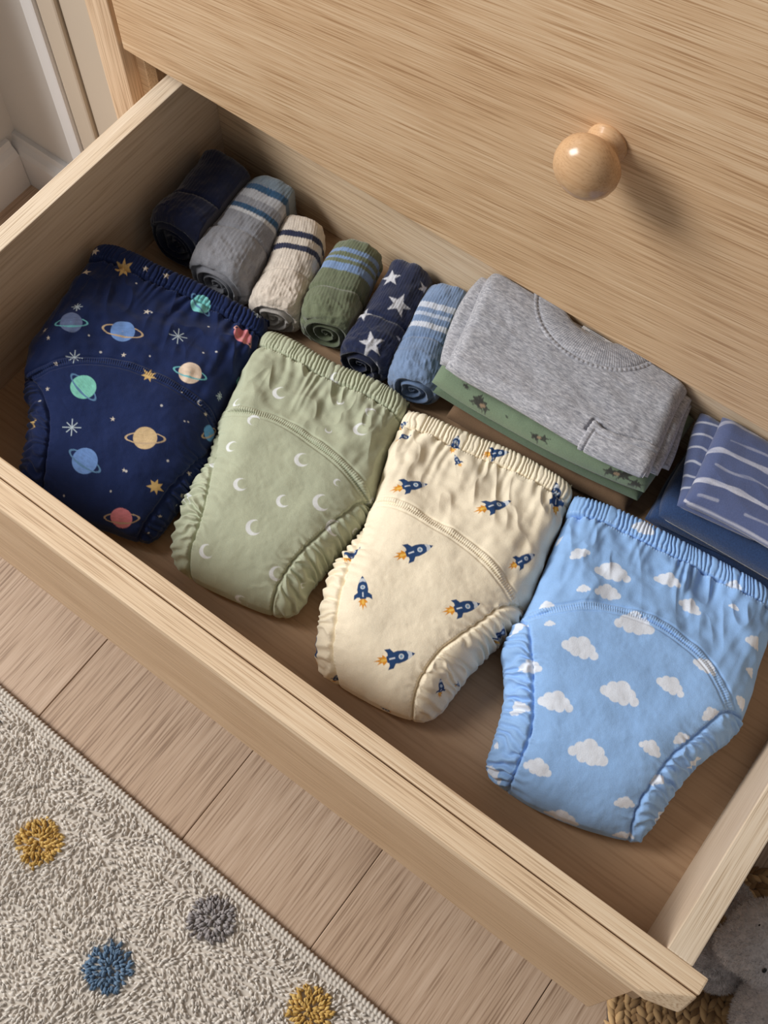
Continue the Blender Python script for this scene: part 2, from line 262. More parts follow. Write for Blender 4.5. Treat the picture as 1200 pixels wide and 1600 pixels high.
def plain(name, color, rough=.6, var=.04, scale=40, bump=0.0):
    m, nt, b, N, L = newmat(name)
    tc = N.new('ShaderNodeTexCoord'); n = N.new('ShaderNodeTexNoise'); n.inputs['Scale'].default_value = scale; n.inputs['Detail'].default_value = 4
    L.new(tc.outputs['Object'], n.inputs['Vector'])
    r = ramp(N, [(.25, tuple(np.array(color)*(1-var))), (.75, tuple(np.clip(np.array(color)*(1+var), 0, 1)))]); L.new(n.outputs[0], r.inputs[0]); L.new(r.outputs[0], b.inputs['Base Color'])
    b.inputs['Roughness'].default_value = rough
    if bump:
        bp = N.new('ShaderNodeBump'); bp.inputs['Strength'].default_value = bump; bp.inputs['Distance'].default_value = .001; L.new(n.outputs[0], bp.inputs['Height']); L.new(bp.outputs[0], b.inputs['Normal'])
    return m
lc = lambda *c: tuple(lin(c))
OAK_X = wood('oak_veneer_along_x', lc(176,141,105), lc(210,176,138), lc(227,198,164), 'X')
OAK_F = wood('oak_veneer_front', lc(176,138,100), lc(212,177,138), lc(230,202,167), 'X', turn=.13)
OAK_Z = wood('oak_along_z', lc(180,149,118), lc(209,180,148), lc(226,200,170), 'Z')
BEECH_Y = wood('drawer_board_along_y', lc(190,166,138), lc(224,204,178), lc(240,224,202), 'Y', spread=.8)
BEECH_X = wood('drawer_board_along_x', lc(190,160,128), lc(224,196,162), lc(240,218,188), 'X', spread=.85)
PLY = wood('drawer_base_plywood', lc(142,112,85), lc(164,133,103), lc(178,148,118), 'X', rings=.6, fine=.4, spread=.4, bump=.05)
PLYW = wood('drawer_side_plywood', lc(172,146,120), lc(204,182,157), lc(222,204,184), 'Y', rings=.6, fine=.4, spread=.45, bump=.05)
PLANK = wood('floor_oak_plank', lc(144,118,96), lc(180,153,129), lc(200,175,152), 'Y', rough=.45, rings=.8, fine=.6, spread=.85)
KNOB = wood('knob_maple', lc(176,138,100), lc(198,160,120), lc(212,176,138), 'X', rough=.22, rings=.8, spread=.5, bump=.03)
WALL = plain('painted_wall', lc(206,203,199), .7, .02, 6)
TRIMP = plain('painted_trim', lc(190,177,160), .55, .02, 8)
BASEP = plain('painted_baseboard', lc(214,213,213), .5, .02, 8)
SUB = plain('subfloor', lc(70,56,44), .9)
# ---------------------------------------------------------------- the room
FZ = -.18
H, T, D, YF, ZF, ZB, W = .1595, .0208, .4463, .3835, .194, -.0784, .80
fl = tag(box('floor', (-2.2, -2.6, FZ-.05), (3.2, 1.1, FZ-.0125), SUB), kind='structure')
seams = [-2.155, -1.96, -1.765, -1.57, -1.375, -1.18, -.985, -.79, -.595, -.4, -.205, -.008, .195, .398, .5655, .768, .965, 1.16, 1.355, 1.55, 1.745, 1.94, 2.135, 2.33, 2.525, 2.72, 2.915, 3.11]
rng = random.Random(8)
for i in range(len(seams)-1):
    y = -2.6+rng.uniform(-1.2, -.3)
    if -.5 < seams[i] < 1.1: ends = [-2.6, -1.2+.17*(i % 3), 1.1]
    else:
        ends = [-2.6]; y = -2.6+rng.uniform(.5, 1.4)
        while y < .9: ends.append(y); y += rng.uniform(1.2, 1.6)
        ends.append(1.1)
    for a, b_ in zip(ends[:-1], ends[1:]):
        box('plank', (seams[i]+.0003, a+.0003, FZ-.0125), (seams[i+1]-.0003, b_-.0003, FZ), PLANK, fl, .0007)
XW, YW = -.322, .398
tag(box('wall_left', (XW-.12, .295, FZ), (XW, YW+.12, 2.3), WALL), kind='structure')
tag(box('wall_back', (XW, YW, FZ), (-.094, YW+.56, 2.3), WALL), kind='structure')
tag(box('wall_rear', (-.094, YW+.5, FZ), (2.6, YW+.6, 2.3), WALL), kind='structure')
def skirting(name, axis, a, b):
    pr = [(0, FZ), (.016, FZ), (.016, FZ+.055), (.013, FZ+.062), (.008, FZ+.068), (.006, FZ+.076), (0, FZ+.076)]
    if axis == 'x': o = extrude_profile(name, [(YW-d, z) for d, z in pr], a, b, BASEP)
    else:
        o = extrude_profile(name, [(-d, z) for d, z in pr], a, b, BASEP); o.rotation_euler = (0, 0, math.pi/2); o.location = (XW, 0, 0)
    return tag(o, kind='structure')
skirting('baseboard_back', 'x', XW, -.1975)
skirting('baseboard_left', 'y', .295, YW-.0165)
tag(box('trim_2', (-.197, YW-.015, FZ), (-.1725, YW, 2.1), BASEP, None, .005, 3), kind='structure')
# door casing standing against the short wall, next to the dresser
cs = tag(box('trim_1', (-.172, YW-.012, FZ), (-.142, YW, 2.1), TRIMP, None, .003, 2), kind='structure')
box('casing_board', (-.140, YW-.008, FZ), (-.0935, YW, 2.1), TRIMP, cs, .0015)

# ---------------------------------------------------------------- dresser
dr = tag(empty('dresser', (.4, YF+.2, FZ)), 'light oak dresser with its lower drawer pulled open', 'dresser')
XR = 2*.4+.089
for nm, x0, x1 in (('side_panel', -.089, -.055), ('side_panel', .855, XR)):
    box(nm, (x0, YF, FZ), (x1, YF+.49, .70), OAK_Z, dr, .0012, 2)
box('top_panel', (-.095, YF-.012, .70), (XR+.006, YF+.495, .724), OAK_X, dr, .002, 2)
box('back_panel', (-.055, YF+.478, FZ+.05), (.855, YF+.486, .70), PLY, dr)
box('plinth', (-.055, YF+.03, FZ), (.855, YF+.048, -.09), OAK_X, dr, .001)
box('rail', (-.055, YF+.03, .172), (.855, YF+.07, .190), OAK_X, dr, .001)
for x0, x1 in ((-.055, -.0225), (.8225, .855)): box('drawer_runner', (x0, YF+.012, .02), (x1, YF+.46, .07), OAK_X, dr, .001)
box('runner_cover', (-.055, YF+.016, .05), (-.043, YF+.03, .172), BEECH_X, dr, .001)
uf = box('upper_drawer', (-.0485, YF-.0005, ZF), (.8485, YF+.0195, .690), OAK_F, dr, .0022, 3)
KP = (.4612, YF-.0005, .4018)
kn = lathe('knob', [(-.001, .0), (-.001, .0155), (.0015, .0160), (.003, .0155), (.006, .0128), (.009, .0118), (.012, .0130), (.0145, .0165), (.0175, .0208), (.0215, .0238), (.0265, .0248), (.0320, .0242), (.0370, .0218), (.0410, .0180), (.0440, .0130), (.0458, .0075), (.0464, .003), (.0465, .0)], KP, (0, -1, 0), KNOB, uf, 56)
# open drawer
ob = box('open_drawer', (-.006, -.006, -.008), (W+.006, D+.006, 0), PLY, dr)
tag(ob)
def side_board(nm, x0, x1, inner):
    bm = bmesh.new(); add_box(bm, (x0, 0, -.022), (x1, D+T, H), .0012, 2); o = bm_obj(nm, bm, BEECH_Y, ob); o.data.materials.append(PLYW)
    for p in o.data.polygons:
        if abs(p.normal.x) > .9: p.material_index = 1      # plywood faces, solid wood edge
    return o
side_board('drawer_side', -T, 0, 1); side_board('drawer_side', W, W+T, -1)
box('drawer_back', (0, D, -.022), (W, D+.016, H-.006), BEECH_X, ob, .001, 2)
box('inner_front', (-T, -.0135, -.022), (W+T, -.0002, H-.011), BEECH_X, ob, .0008)
box('inner_strip', (-.034, -.0135, H-.0108), (.834, 0, H), BEECH_X, ob, .0015, 2)
fp = box('front_panel', (-.030, -.0335, ZB), (.7995, -.0140, H-.010), OAK_X, ob, .0008)
# capping strip along the top of the front, its right end cut at a slant
bm = bmesh.new(); zt_, zb_ = H-.0006, H-.0108
for q in ((-.034,-.0146,zt_), (-.034,-.0350,zt_), (.7990,-.0350,zt_), (.8145,-.0262,zt_), (.8335,-.0146,zt_), (-.034,-.0146,zb_), (-.034,-.0350,zb_), (.8070,-.0365,zb_), (.8300,-.0300,zb_), (.8345,-.0146,zb_)): bm.verts.new(q)
bmesh.ops.convex_hull(bm, input=list(bm.verts)); bmesh.ops.dissolve_limit(bm, angle_limit=.02, verts=list(bm.verts), edges=list(bm.edges)); bmesh.ops.recalc_face_normals(bm, faces=list(bm.faces))
bmesh.ops.bevel(bm, geom=list(bm.edges), offset=.0013, segments=2, profile=.6, affect='EDGES')
bm_obj('top_strip', bm, BEECH_X, ob)
# ---------------------------------------------------------------- print on fabric
def polydist(X, Y, poly):
    """distance to a polyline, side of it (+ left of travel) and length along it"""
    P = np.asarray(poly, float); best = np.full(X.shape, 1e9); side = np.zeros(X.shape); al = np.zeros(X.shape); acc = 0
    for a, b in zip(P[:-1], P[1:]):
        d = b-a; l = np.hypot(*d)
        if l < 1e-9: continue
        qx = X-a[0]; qy = Y-a[1]; t = np.clip((qx*d[0]+qy*d[1])/l**2, 0, 1)
        ds = np.hypot(qx-t*d[0], qy-t*d[1]); m = ds < best
        best = np.where(m, ds, best); side = np.where(m, np.sign(d[0]*qy-d[1]*qx), side); al = np.where(m, acc+t*l, al); acc += l
    return best, side, al
def sd_poly(x, y, P):
    P = np.asarray(P, float); d = np.full(x.shape, 1e9); ins = np.zeros(x.shape, bool); n = len(P)
    for i in range(n):
        a = P[i]; b = P[(i+1) % n]; e = b-a; qx = x-a[0]; qy = y-a[1]
        t = np.clip((qx*e[0]+qy*e[1])/(e@e), 0, 1); d = np.minimum(d, np.hypot(qx-t*e[0], qy-t*e[1]))
        c = (a[1] > y) != (b[1] > y)
        if abs(e[1]) > 1e-12: ins ^= c & (x < a[0]+(y-a[1])/e[1]*e[0])
    return np.where(ins, -d, d)
class Dye:
    def __init__(s, X, Y, col, aa=.00045): s.X = X.ravel(); s.Y = Y.ravel(); s.col = col; s.aa = aa
    def loc(s, cx, cy, ang, rad):
        m = np.where((np.abs(s.X-cx) < rad) & (np.abs(s.Y-cy) < rad))[0]
        dx = s.X[m]-cx; dy = s.Y[m]-cy; c, n = math.cos(ang), math.sin(ang)
        return m, dx*c+dy*n, -dx*n+dy*c
    def put(s, m, sd, c, op=1.0):
        a = (np.clip(.5-sd/s.aa, 0, 1)*op)[:, None]; s.col[m] = s.col[m]*(1-a)+np.asarray(c)[None]*a
class SurfaceDye(Dye):
    """print laid flat on the cloth: motif centres are (s, t) on the piece, motif axes lie in the cloth"""
    def __init__(s, P, Nn, col, aa=.0005):
        s.P = P; s.N = Nn; s.V = P.reshape(-1, 3); s.col = col; s.aa = aa
    def at(s, a, b):
        nt, ns = s.P.shape[:2]; i = int(round(b*(nt-1))); j = int(round(a*(ns-1))); return s.P[i, j], s.N[i, j]
    def frame(s, c, n, e1, rad):
        e1 = e1-n*(e1@n); e1 = e1/np.linalg.norm(e1); e2 = np.cross(n, e1); d = s.V-c
        m = np.where((np.abs(d) < rad*1.3).all(1))[0]; d = d[m]; u = d@e1; v = d@e2; w = d@n
        # follow the curve of the cloth round its edges
        r = np.hypot(u, v); k = np.sqrt(r*r+w*w)/np.maximum(r, 1e-9); return m, u*k, v*k
    def loc(s, a, b, ang, rad):
        c, n = s.at(a, b); return s.frame(c, n, np.array([math.cos(ang), math.sin(ang), 0.0]), rad)
def star_poly(r, n, inner, jit=0, seed=0):
    rg = random.Random(seed); P = []
    for k in range(2*n):
        q = r*(1 if k % 2 == 0 else inner)*(1+rg.uniform(-jit, jit)); a = math.pi*k/n+math.pi/2; P.append((q*math.cos(a), q*math.sin(a)))
    return P
PCOL = [lc(108,126,168), lc(112,150,212), lc(128,206,206), lc(222,138,148), lc(228,208,188), lc(130,208,192), lc(212,186,144), lc(96,160,218)]
RCOL = [lc(112,190,200), lc(196,172,140), lc(92,132,172), lc(214,160,150)]
GOLD = lc(214,182,120); WHITE = lc(226,230,232)
def dye_motif(d, m, k):
    t = m[0]
    if t == 'P':
        _, x, y, r, a, c, rc, ra = m; i, u, v = d.loc(x, y, a, ra*1.3)
        rb = ra*.30; th = max(.00095, r*.095)
        q = np.hypot(u/ra, v/rb); ring = np.abs(q-.93)*np.hypot(u, v)/np.maximum(q, 1e-6)-th
        back = np.where(v > 0, ring, 1); d.put(i, back, RCOL[rc])
        w = vnoise(u*260+k*7, v*900+k*3, 5)*.10
        base = np.asarray(PCOL[c])[None]*(1+w)[:, None]
        al = np.clip(.5-(np.hypot(u, v)-r)/d.aa, 0, 1)[:, None]; d.col[i] = d.col[i]*(1-al)+base*al
        d.put(i, np.where(v <= 0, ring, 1), RCOL[rc])
    elif t == 'G':
        i, u, v = d.loc(m[1], m[2], m[4], m[3]*1.6); d.put(i, sd_poly(u, v, star_poly(m[3], 7, .5, .18, k)), GOLD)
    elif t == 'S':
        i, u, v = d.loc(m[1], m[2], m[4], m[3]*1.6); d.put(i, sd_poly(u, v, star_poly(m[3], 5, .42, .15, k)), lc(216,208,196))
    elif t == 'D':
        i, u, v = d.loc(m[1], m[2], 0, .006); d.put(i, np.hypot(u, v)-m[3], lc(206,206,206), .9)
    elif t == 'T':
        i, u, v = d.loc(m[1], m[2], 0, .02); d.put(i, np.hypot(u, v)-m[3], PCOL[2])
    elif t == 'A':
        r = m[3]; i, u, v = d.loc(m[1], m[2], m[4], r*1.4); sd = np.full(u.shape, 1.0); th = max(.00042, r*.045)
        for q in range(4):
            a = math.pi*q/4+.2; along = u*math.cos(a)+v*math.sin(a); ac = -u*math.sin(a)+v*math.cos(a); L_ = r*(1 if q % 2 == 0 else .8)
            sd = np.minimum(sd, np.maximum(np.abs(ac)-th, np.abs(along)-L_))
        d.put(i, sd, lc(196,214,226))
    elif t == 'C':
        r = m[3]; i, u, v = d.loc(m[1], m[2], m[4], r*1.5)
        d.put(i, np.maximum(np.hypot(u, v)-r, -(np.hypot(u-.36*r, v-.08*r)-.80*r)), WHITE, .95)
    elif t == 'L':
        w = m[3]; i, u, v = d.loc(m[1], m[2], m[4], w*.75); sd = np.full(u.shape, 1.0); rg = random.Random(k); f = 1 if rg.random() < .5 else -1
        for cx, cy, r in ((-.36, -.06, .13), (-.20, .07, .16), (.02, .13, .20), (.22, .03, .16), (.37, -.08, .12), (.12, -.12, .15), (-.10, -.10, .17), (-.26, -.10, .11)):
            sd = np.minimum(sd, np.hypot(u-cx*w*f, v-cy*w)-r*w*.95)
        e = vnoise(u*900, v*900, 9)*.05
        d.put(i, sd, lc(226,233,244), .93)
    elif t == 'R':
        a, n1 = d.at(*m[1:3]); b, n2 = d.at(*m[3:5]); L_ = np.linalg.norm(b-a); z = max(L_, .014); c, n = d.at((m[1]+m[3])/2, (m[2]+m[4])/2)
        i, u, v = d.frame(c, n, b-a, z*.8); u = u/L_; v = v/(max(L_, .028 if L_ > .02 else .016)); sc = L_
        NV = lc(34,66,112); OR = lc(222,150,48)
        def P(pts, col, op=1): d.put(i, sd_poly(u, v, pts)*sc, col, op)
        P([(-.16,.03),(-.26,.13),(-.28,.08),(-.40,.10),(-.34,.04),(-.50,.02),(-.36,-.02),(-.44,-.08),(-.30,-.05),(-.28,-.12),(-.16,-.04)], OR)
        P([(-.18,.02),(-.30,.04),(-.34,0),(-.30,-.03),(-.18,-.02)], lc(240,196,96))
        body = [(-.18,.07),(-.05,.125),(.10,.145),(.24,.125),(.36,.08),(.5,0),(.36,-.08),(.24,-.125),(.10,-.145),(-.05,-.125),(-.18,-.07)]
        P([(.02,.12),(-.06,.23),(-.20,.24),(-.14,.15),(-.14,.08)], NV); P([(.02,-.12),(-.06,-.23),(-.20,-.24),(-.14,-.15),(-.14,-.08)], NV)
        P(body, NV); P([(.31,.095),(.36,.08),(.43,.045),(.43,-.045),(.36,-.08),(.31,-.095),(.34,0)], lc(214,220,226), .85)
        P([(.43,.045),(.5,0),(.43,-.045)], NV)
        h = np.hypot(u-.17, v); d.put(i, (h-.062)*sc, lc(214,222,228)); d.put(i, (h-.036)*sc, lc(120,152,184))
        P([(-.12,.016),(.02,.016),(.02,-.016),(-.12,-.016)], lc(220,226,232))

# ---------------------------------------------------------------- training pants
CLOTH = cloth('printed_cotton_jersey')
def edge_skirt(P, thing, mat, color):
    nt, ns = P.shape[:2]
    loop = np.concatenate([P[0, :-1], P[:-1, -1], P[-1, :0:-1], P[:0:-1, 0]])[::3]
    c = loop.mean(0); n = len(loop); rings = [loop]
    d = loop-c; ln = np.hypot(d[:, 0], d[:, 1])[:, None]
    for f, ins in ((.72, .0006), (.42, .004), (.16, .010), (.02, .018)):
        q = loop.copy(); q[:, :2] = loop[:, :2]-d[:, :2]/ln*ins; q[:, 2] = np.maximum(.0012, loop[:, 2]*f); rings.append(q)
    q = loop*.5+c*.5; q[:, 2] = .0012; rings.append(q); q = np.repeat(c[None], n, 0); q[:, 2] = .0012; rings.append(q)
    V = np.concatenate(rings); F = quads(len(rings), n, True)
    return part('back_panel', V, F, mat, thing, np.repeat(np.asarray(color)[None], len(V), 0))
def make_pants(key, label, base, stitch, seed, wr=1.55):
    o = PANTS[key]; ns, nt = 330, 440
    P, dL, dR, dT, dB, s, t = pants_base(o, ns, nt)
    X, Y = P[..., 0].copy(), P[..., 1].copy()
    du = np.gradient(P, axis=1); dv = np.gradient(P, axis=0); Nn = np.cross(dv, du); Nn /= np.linalg.norm(Nn, axis=2, keepdims=True)+1e-12
    arc = np.array(o['arc']); rc = np.array(o['rc']); lcf = np.array(o['lc'])
    xdir = np.array(o['waist'][-1])[:2]-np.array(o['waist'][0])[:2]; xdir /= np.hypot(*xdir); ydir = np.array([-xdir[1], xdir[0]])
    rce = chaikin(np.vstack([rc[0]+xdir*.06+ydir*.012, rc, rc[-1]+(rc[-1]-rc[-2])]), 3); lce = chaikin(np.vstack([lcf[0]-xdir*.06+ydir*.006, lcf, lcf[-1]+(lcf[-1]-lcf[-2])]), 3)
    are = chaikin(np.vstack([arc[0]-xdir*.05-ydir*.03, arc, arc[-1]+(arc[-1]-arc[-2])*2]), 3)
    da, sa, aa_ = polydist(X, Y, are); dr_, sr, ar = polydist(X, Y, rce); dl_, sl, al = polydist(X, Y, lce)
    cuffR = (sr > 0) & (dT > .05); cuffL = (sl < 0) & (dT > .05)
    WB = .0225
    e = s*np.linalg.norm(P[0, -1, :2]-P[0, 0, :2])
    band = dT < WB; pad = (sa < 0) & ~cuffR & ~cuffL & ~band
    lab = np.zeros((nt, ns), int); lab[pad] = 2; lab[cuffL] = 3; lab[cuffR] = 4; lab[band] = 1
    # folds and gathers
    h = np.zeros((nt, ns)); sd = seed*31
    ph = e/.0040+.9*vnoise(e/.011, dT/.05, sd)+.25*vnoise(e/.006, dT/.006, sd+1)
    rid = 1-np.abs(np.sin(np.pi*ph)); wband = smooth01(1-np.abs(dT-WB/2)/(WB/2)*1.0+.35)
    h += band*(.0030*np.sin(np.pi*np.clip(dT/WB, 0, 1))-.0027*rid**1.3*(.65+.35*vnoise(e/.008, dT*0, sd+2)))
    below = np.clip(dT-WB, 0, 1); nb = ~band
    gam = np.exp(-below/(.020+.014*vnoise(e/.025, 0*e, sd+3)))*(.75+.5*vnoise(e/.02, 0*e, sd+4))
    h += nb*(.0019*gam*np.sin(2*np.pi*(e/.0098+.9*vnoise(e/.02, dT/.05, sd+5))))*(1-smooth01((below-.02)/.06))
    h -= .0026*np.exp(-((dT-WB)/.0011)**2)
    stit = np.exp(-((dT-WB+.0028)/.0007)**2)+np.exp(-((dT-WB-.0026)/.0007)**2)
    h += stit*.0004*np.sin(2*np.pi*e/.0024)
    up = nb & ~pad & ~cuffL & ~cuffR
    hip = smooth01((np.abs(s-.5)-.18)/.3)
    h += up*wr*(.0020*fbm(X/.030, Y/.030, sd+6)+hip*.0024*(1-np.abs(fbm((X*xdir[0]+Y*xdir[1])/.020, (X*ydir[0]+Y*ydir[1])/.080, sd+7)))*smooth01(np.minimum(dL, dR)/.012)*smooth01(below/.03))
    h += up*wr*.0011*(1-2*np.abs(vnoise((X+Y*.6)/.012, (Y-X*.5)/.03, sd+8)))*(1-smooth01((below-.03)/.05))
    # padded panel and its sewn arc
    padm = smooth01(np.where(sa < 0, da, 0)/.007)*(sa < 0)
    h += padm*.0026*~band + pad*(.0014*fbm(X/.05, Y/.05, sd+9)+.0004*fbm(X/.012, Y/.012, sd+10))
    aon = (~cuffR & ~cuffL)
    h += aon*(.0008*smooth01((.0042-da)/.0012)+.00035*smooth01((.0036-da)/.001)*np.sin(2*np.pi*aa_/.0021)-.0009*np.exp(-((da-.0052)/.0009)**2))
    # gathered leg openings
    for on, d_, dl2 in ((cuffL, dl_, dL), (cuffR, dr_, dR)):
        q = dT/.0085+.9*vnoise(dT/.014, dl2/.03, sd+11)+.4*vnoise(dT/.006, dl2/.008, sd+12)
        am = .0011+.0012*smooth01(vnoise(dT/.03, dl2/.02, sd+13)+.5)
        h += on*(am*np.sin(2*np.pi*q)*smooth01(d_/.003)+.0016*np.sin(np.pi*np.clip(d_/.016, 0, 1)))
        h += (~on)*pad*(.0014*np.exp(-d_/.009)*np.sin(2*np.pi*q*.8)*(.6+.5*vnoise(dT/.02, 0*dT, sd+14)))
        h -= .0030*np.exp(-(d_/.0013)**2)*(dT > .05)
        h += (np.exp(-((d_-.0024)/.0006)**2))*.00025*np.sin(2*np.pi*dT/.0026)*(dT > .06)
    edge = smooth01(np.minimum(np.minimum(dL, dR), np.minimum(dB, dT+.004))/.003)
    h *= .35+.65*edge
    P0 = P; P = P+Nn*h[..., None]
    P[..., 2] = np.maximum(P[..., 2], .0012); P[..., 0] = np.clip(P[..., 0], .0015, W-.0015); P[..., 1] = np.maximum(P[..., 1], .0015)
    # dye
    base = np.asarray(base); col = np.repeat(base[None], nt*ns, 0)
    col *= (1+.07*fbm(X/.025, Y/.025, sd+20)).ravel()[:, None]
    dy = SurfaceDye(P0, Nn, col)
    for k, m in enumerate(o['motifs']): dye_motif(dy, m, k+seed*100)
    sm = np.maximum(stit*(.5+.5*np.sin(2*np.pi*e/.0024)), aon*np.maximum(np.exp(-((da-.0030)/.0005)**2), np.exp(-((da-.0008)/.0005)**2))*(.5+.5*np.sin(2*np.pi*aa_/.0021))*(~band))
    sm = (np.clip(sm, 0, 1)*.55).ravel()[:, None]; col[:] = col*(1-sm)+np.asarray(stitch)[None]*sm
    th = tag(empty('training_pants', (float(P[..., 0].mean()), float(P[..., 1].mean()), 0.001)), label, 'training pants', 'training pants laid in a row in the drawer')
    V = P.reshape(-1, 3); F = quads(nt, ns); fl_ = lab.ravel()[F[:, 0]]
    for k, nm in ((0, 'front_panel'), (1, 'waistband'), (2, 'padded_panel'), (3, 'leg_cuff'), (4, 'leg_cuff')):
        part(nm, V, F[fl_ == k], CLOTH, th, col)
    edge_skirt(P, th, CLOTH, base)
    # far edge of the waistband, the back layer showing just behind the front one
    n = 300; tt = resample(chaikin(np.array(o['waist'])), n); ee = np.linspace(0, 1, n)*np.hypot(*(tt[-1]-tt[0])[:2]); nrm = np.array([-xdir[1], xdir[0], 0]); rows = []
    for dy_, dz in ((-.004, .0), (.0012, .0012), (.0032, -.0015), (.0036, -.006), (.002, -.012)):
        r_ = tt+nrm*(dy_+.0009*np.sin(2*np.pi*ee/.0052+vnoise(ee/.01, 0*ee, sd)*3)[:, None]); r_[:, 2] = np.maximum(.002, tt[:, 2]+dz); rows.append(r_)
    part('back_waistband', np.concatenate(rows), quads(len(rows), n)[:, ::-1], CLOTH, th, np.repeat(base[None]*.92, n*len(rows), 0))
    return th
make_pants('navy', 'navy training pants printed with ringed planets and gold stars', lin((20,38,84)), lin((52,70,116)), 1)
make_pants('green', 'sage green training pants printed with white crescent moons', lin((178,184,160)), lin((206,210,186)), 2)
make_pants('cream', 'cream training pants printed with small navy rockets', lin((241,230,206)), lin((250,240,214)), 3)
make_pants('blue', 'sky blue training pants printed with white clouds', lin((146,186,236)), lin((176,208,246)), 4)
# ---------------------------------------------------------------- rolled socks
KNIT = cloth('knitted_cotton', mottled=.12, scale=900, bump=.6, sheen=.4, rough=.95)
def make_sock(label, back, front, R, flat, painter, seed, front_col=None, ribs=58, amp=.00045, spiral=.0026, clamps=()):
    b = np.array(back, float); f = np.array(front, float); ax = b-f; Lx = np.linalg.norm(ax); ax /= Lx
    up = np.array([0, 0, 1.0]); up = up-ax*(up@ax); up /= np.linalg.norm(up); sd_ = np.cross(ax, up)
    R = R*1.05; L0 = Lx+R*1.3; f = f-ax*R*.75
    # silhouette: rolled face, bulging toe, waist, ribbed cuff with turned-in mouth
    c = R*.42; pr = [(c*.25, 0)]
    pr += [(c*.25-.0006*k, R*.11*k) for k in range(1, 6)]
    pr += [(0+c*(1-math.sin(a)), R*.56+R*.42*(1-0)*math.sin(math.pi/2-0) if False else R*.58+R*.42*math.cos(a)) for a in np.linspace(math.pi/2, 0, 9)]
    pr += [(L0*.25, R*1.03), (L0*.36, R*1.02), (L0*.43, R*.965), (L0*.5, R*.96), (L0*.65, R*.95), (L0*.8, R*.93), (L0*.93, R*.90), (L0*.985, R*.84), (L0, R*.74), (L0*.99, R*.62), (L0*.93, R*.5), (L0*.90, 0)]
    pr = resample(chaikin(np.array(pr), 2), 170); nA, nT = len(pr), 190
    th = np.linspace(0, 2*np.pi, nT, endpoint=False)[None, :]; a = pr[:, :1]+0*th; r = pr[:, 1:]+0*th
    arc = np.r_[0, np.cumsum(np.linalg.norm(np.diff(pr, axis=0), axis=1))][:, None]+0*th
    ct, st = np.cos(th), np.sin(th); n_ = 2.5; sup = (np.abs(ct)**n_+np.abs(st)**n_)**(-1/n_)
    face = smooth01((R*.80-r)/(R*.12))*(a < L0*.4); body = (a > c)*(a < L0*.99)
    d = body*amp*np.cos(ribs*th+1.5*vnoise(a/.02, th*2, seed))*(.6+.4*vnoise(a/.004, th*8, seed+1))+.0013*fbm(a/.022, th*2.2, seed+2)*(1-face)
    fold = np.exp(-((a-L0*(.36+.05*np.cos(th-.8)+.03*vnoise(th*1.5, 0*a, seed+3)))/.0022)**2); d -= fold*.0022*body
    toe = smooth01((L0*.30-a)/.01)*(1-face); d += toe*.0016*(1-np.abs(fbm(th*3.2, a/.012, seed+4)))
    mouth = smooth01((a-L0*.9)/(L0*.08)); d += mouth*.0012*vnoise(th*4, a/.02, seed+5)
    rr = np.maximum(r*sup+d*(r > R*.2), 0)
    sp = face*spiral*np.cos(2*np.pi*(r/.0078+th/(2*np.pi)+.25*vnoise(th*1.3, r/.01, seed+6))) - face*.002*(1-r/R)
    sp += (1-face)*(a < c)*.0012*fbm(th*3, r/.006, seed+7)
    A = a-sp*np.where(a < L0*.4, 1, 0)
    pos = f[None, None]+A[..., None]*ax+(rr*ct)[..., None]*sd_+(rr*st*flat)[..., None]*up
    bend = .004*np.sin(np.pi*np.clip(a/L0, 0, 1)); pos = pos+bend[..., None]*sd_*(1 if seed % 2 else -1)
    for q, nv in clamps:                                   # pressed flat where it meets its neighbour
        dd = (pos[..., 0]-q[0])*nv[0]+(pos[..., 1]-q[1])*nv[1]+.0006; over = np.maximum(dd, 0)
        pos[..., 0] -= over*nv[0]; pos[..., 1] -= over*nv[1]
    pos[..., 2] = np.maximum(pos[..., 2], .0012)
    pos[..., 0] = np.maximum(pos[..., 0], .0015); pos[..., 1] = np.minimum(pos[..., 1], D-.0015)
    back_d = L0-a; col = painter(back_d, th+0*a, pos)
    col = col*(1+.10*fbm(a/.006, th*14, seed+8))[..., None]
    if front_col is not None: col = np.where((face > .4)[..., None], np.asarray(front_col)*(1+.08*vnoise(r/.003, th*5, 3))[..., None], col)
    o = tag(empty('rolled_socks', (float(pos[..., 0].mean()), float(pos[..., 1].mean()), .001)), label, 'socks', 'rolled sock pairs along the back of the drawer')
    V = pos.reshape(-1, 3); F = quads(nA, nT, True); F = F[:, ::-1] if np.dot(np.cross(V[F[7000, 1]]-V[F[7000, 0]], V[F[7000, 3]]-V[F[7000, 0]]), V[F[7000, 0]]-(f+ax*L0/2)) < 0 else F
    lb = np.where(face > .5, 2, np.where(a > L0*.62, 1, 0)).ravel()[F[:, 0]]; C = col.reshape(-1, 3)
    part('sock_body', V, F[lb == 0], KNIT, o, C); part('cuff', V, F[lb == 1], KNIT, o, C); part('rolled_toe', V, F[lb == 2], KNIT, o, C)
    return o
def bands(base, rows, jag=.0006):
    base = lin(base); rows = [(a, b, lin(c)) for a, b, c in rows]
    def p(bd, th, pos):
        q = bd+jag*np.sign(np.sin(58*th))*.5+.0012*np.sin(th*2+1)
        col = np.zeros(q.shape+(3,))+base
        for a, b, c in rows:
            m = np.clip((q-a)/.0006, 0, 1)*np.clip((b-q)/.0006, 0, 1); col = col*(1-m[..., None])+c*m[..., None]
        return col
    return p
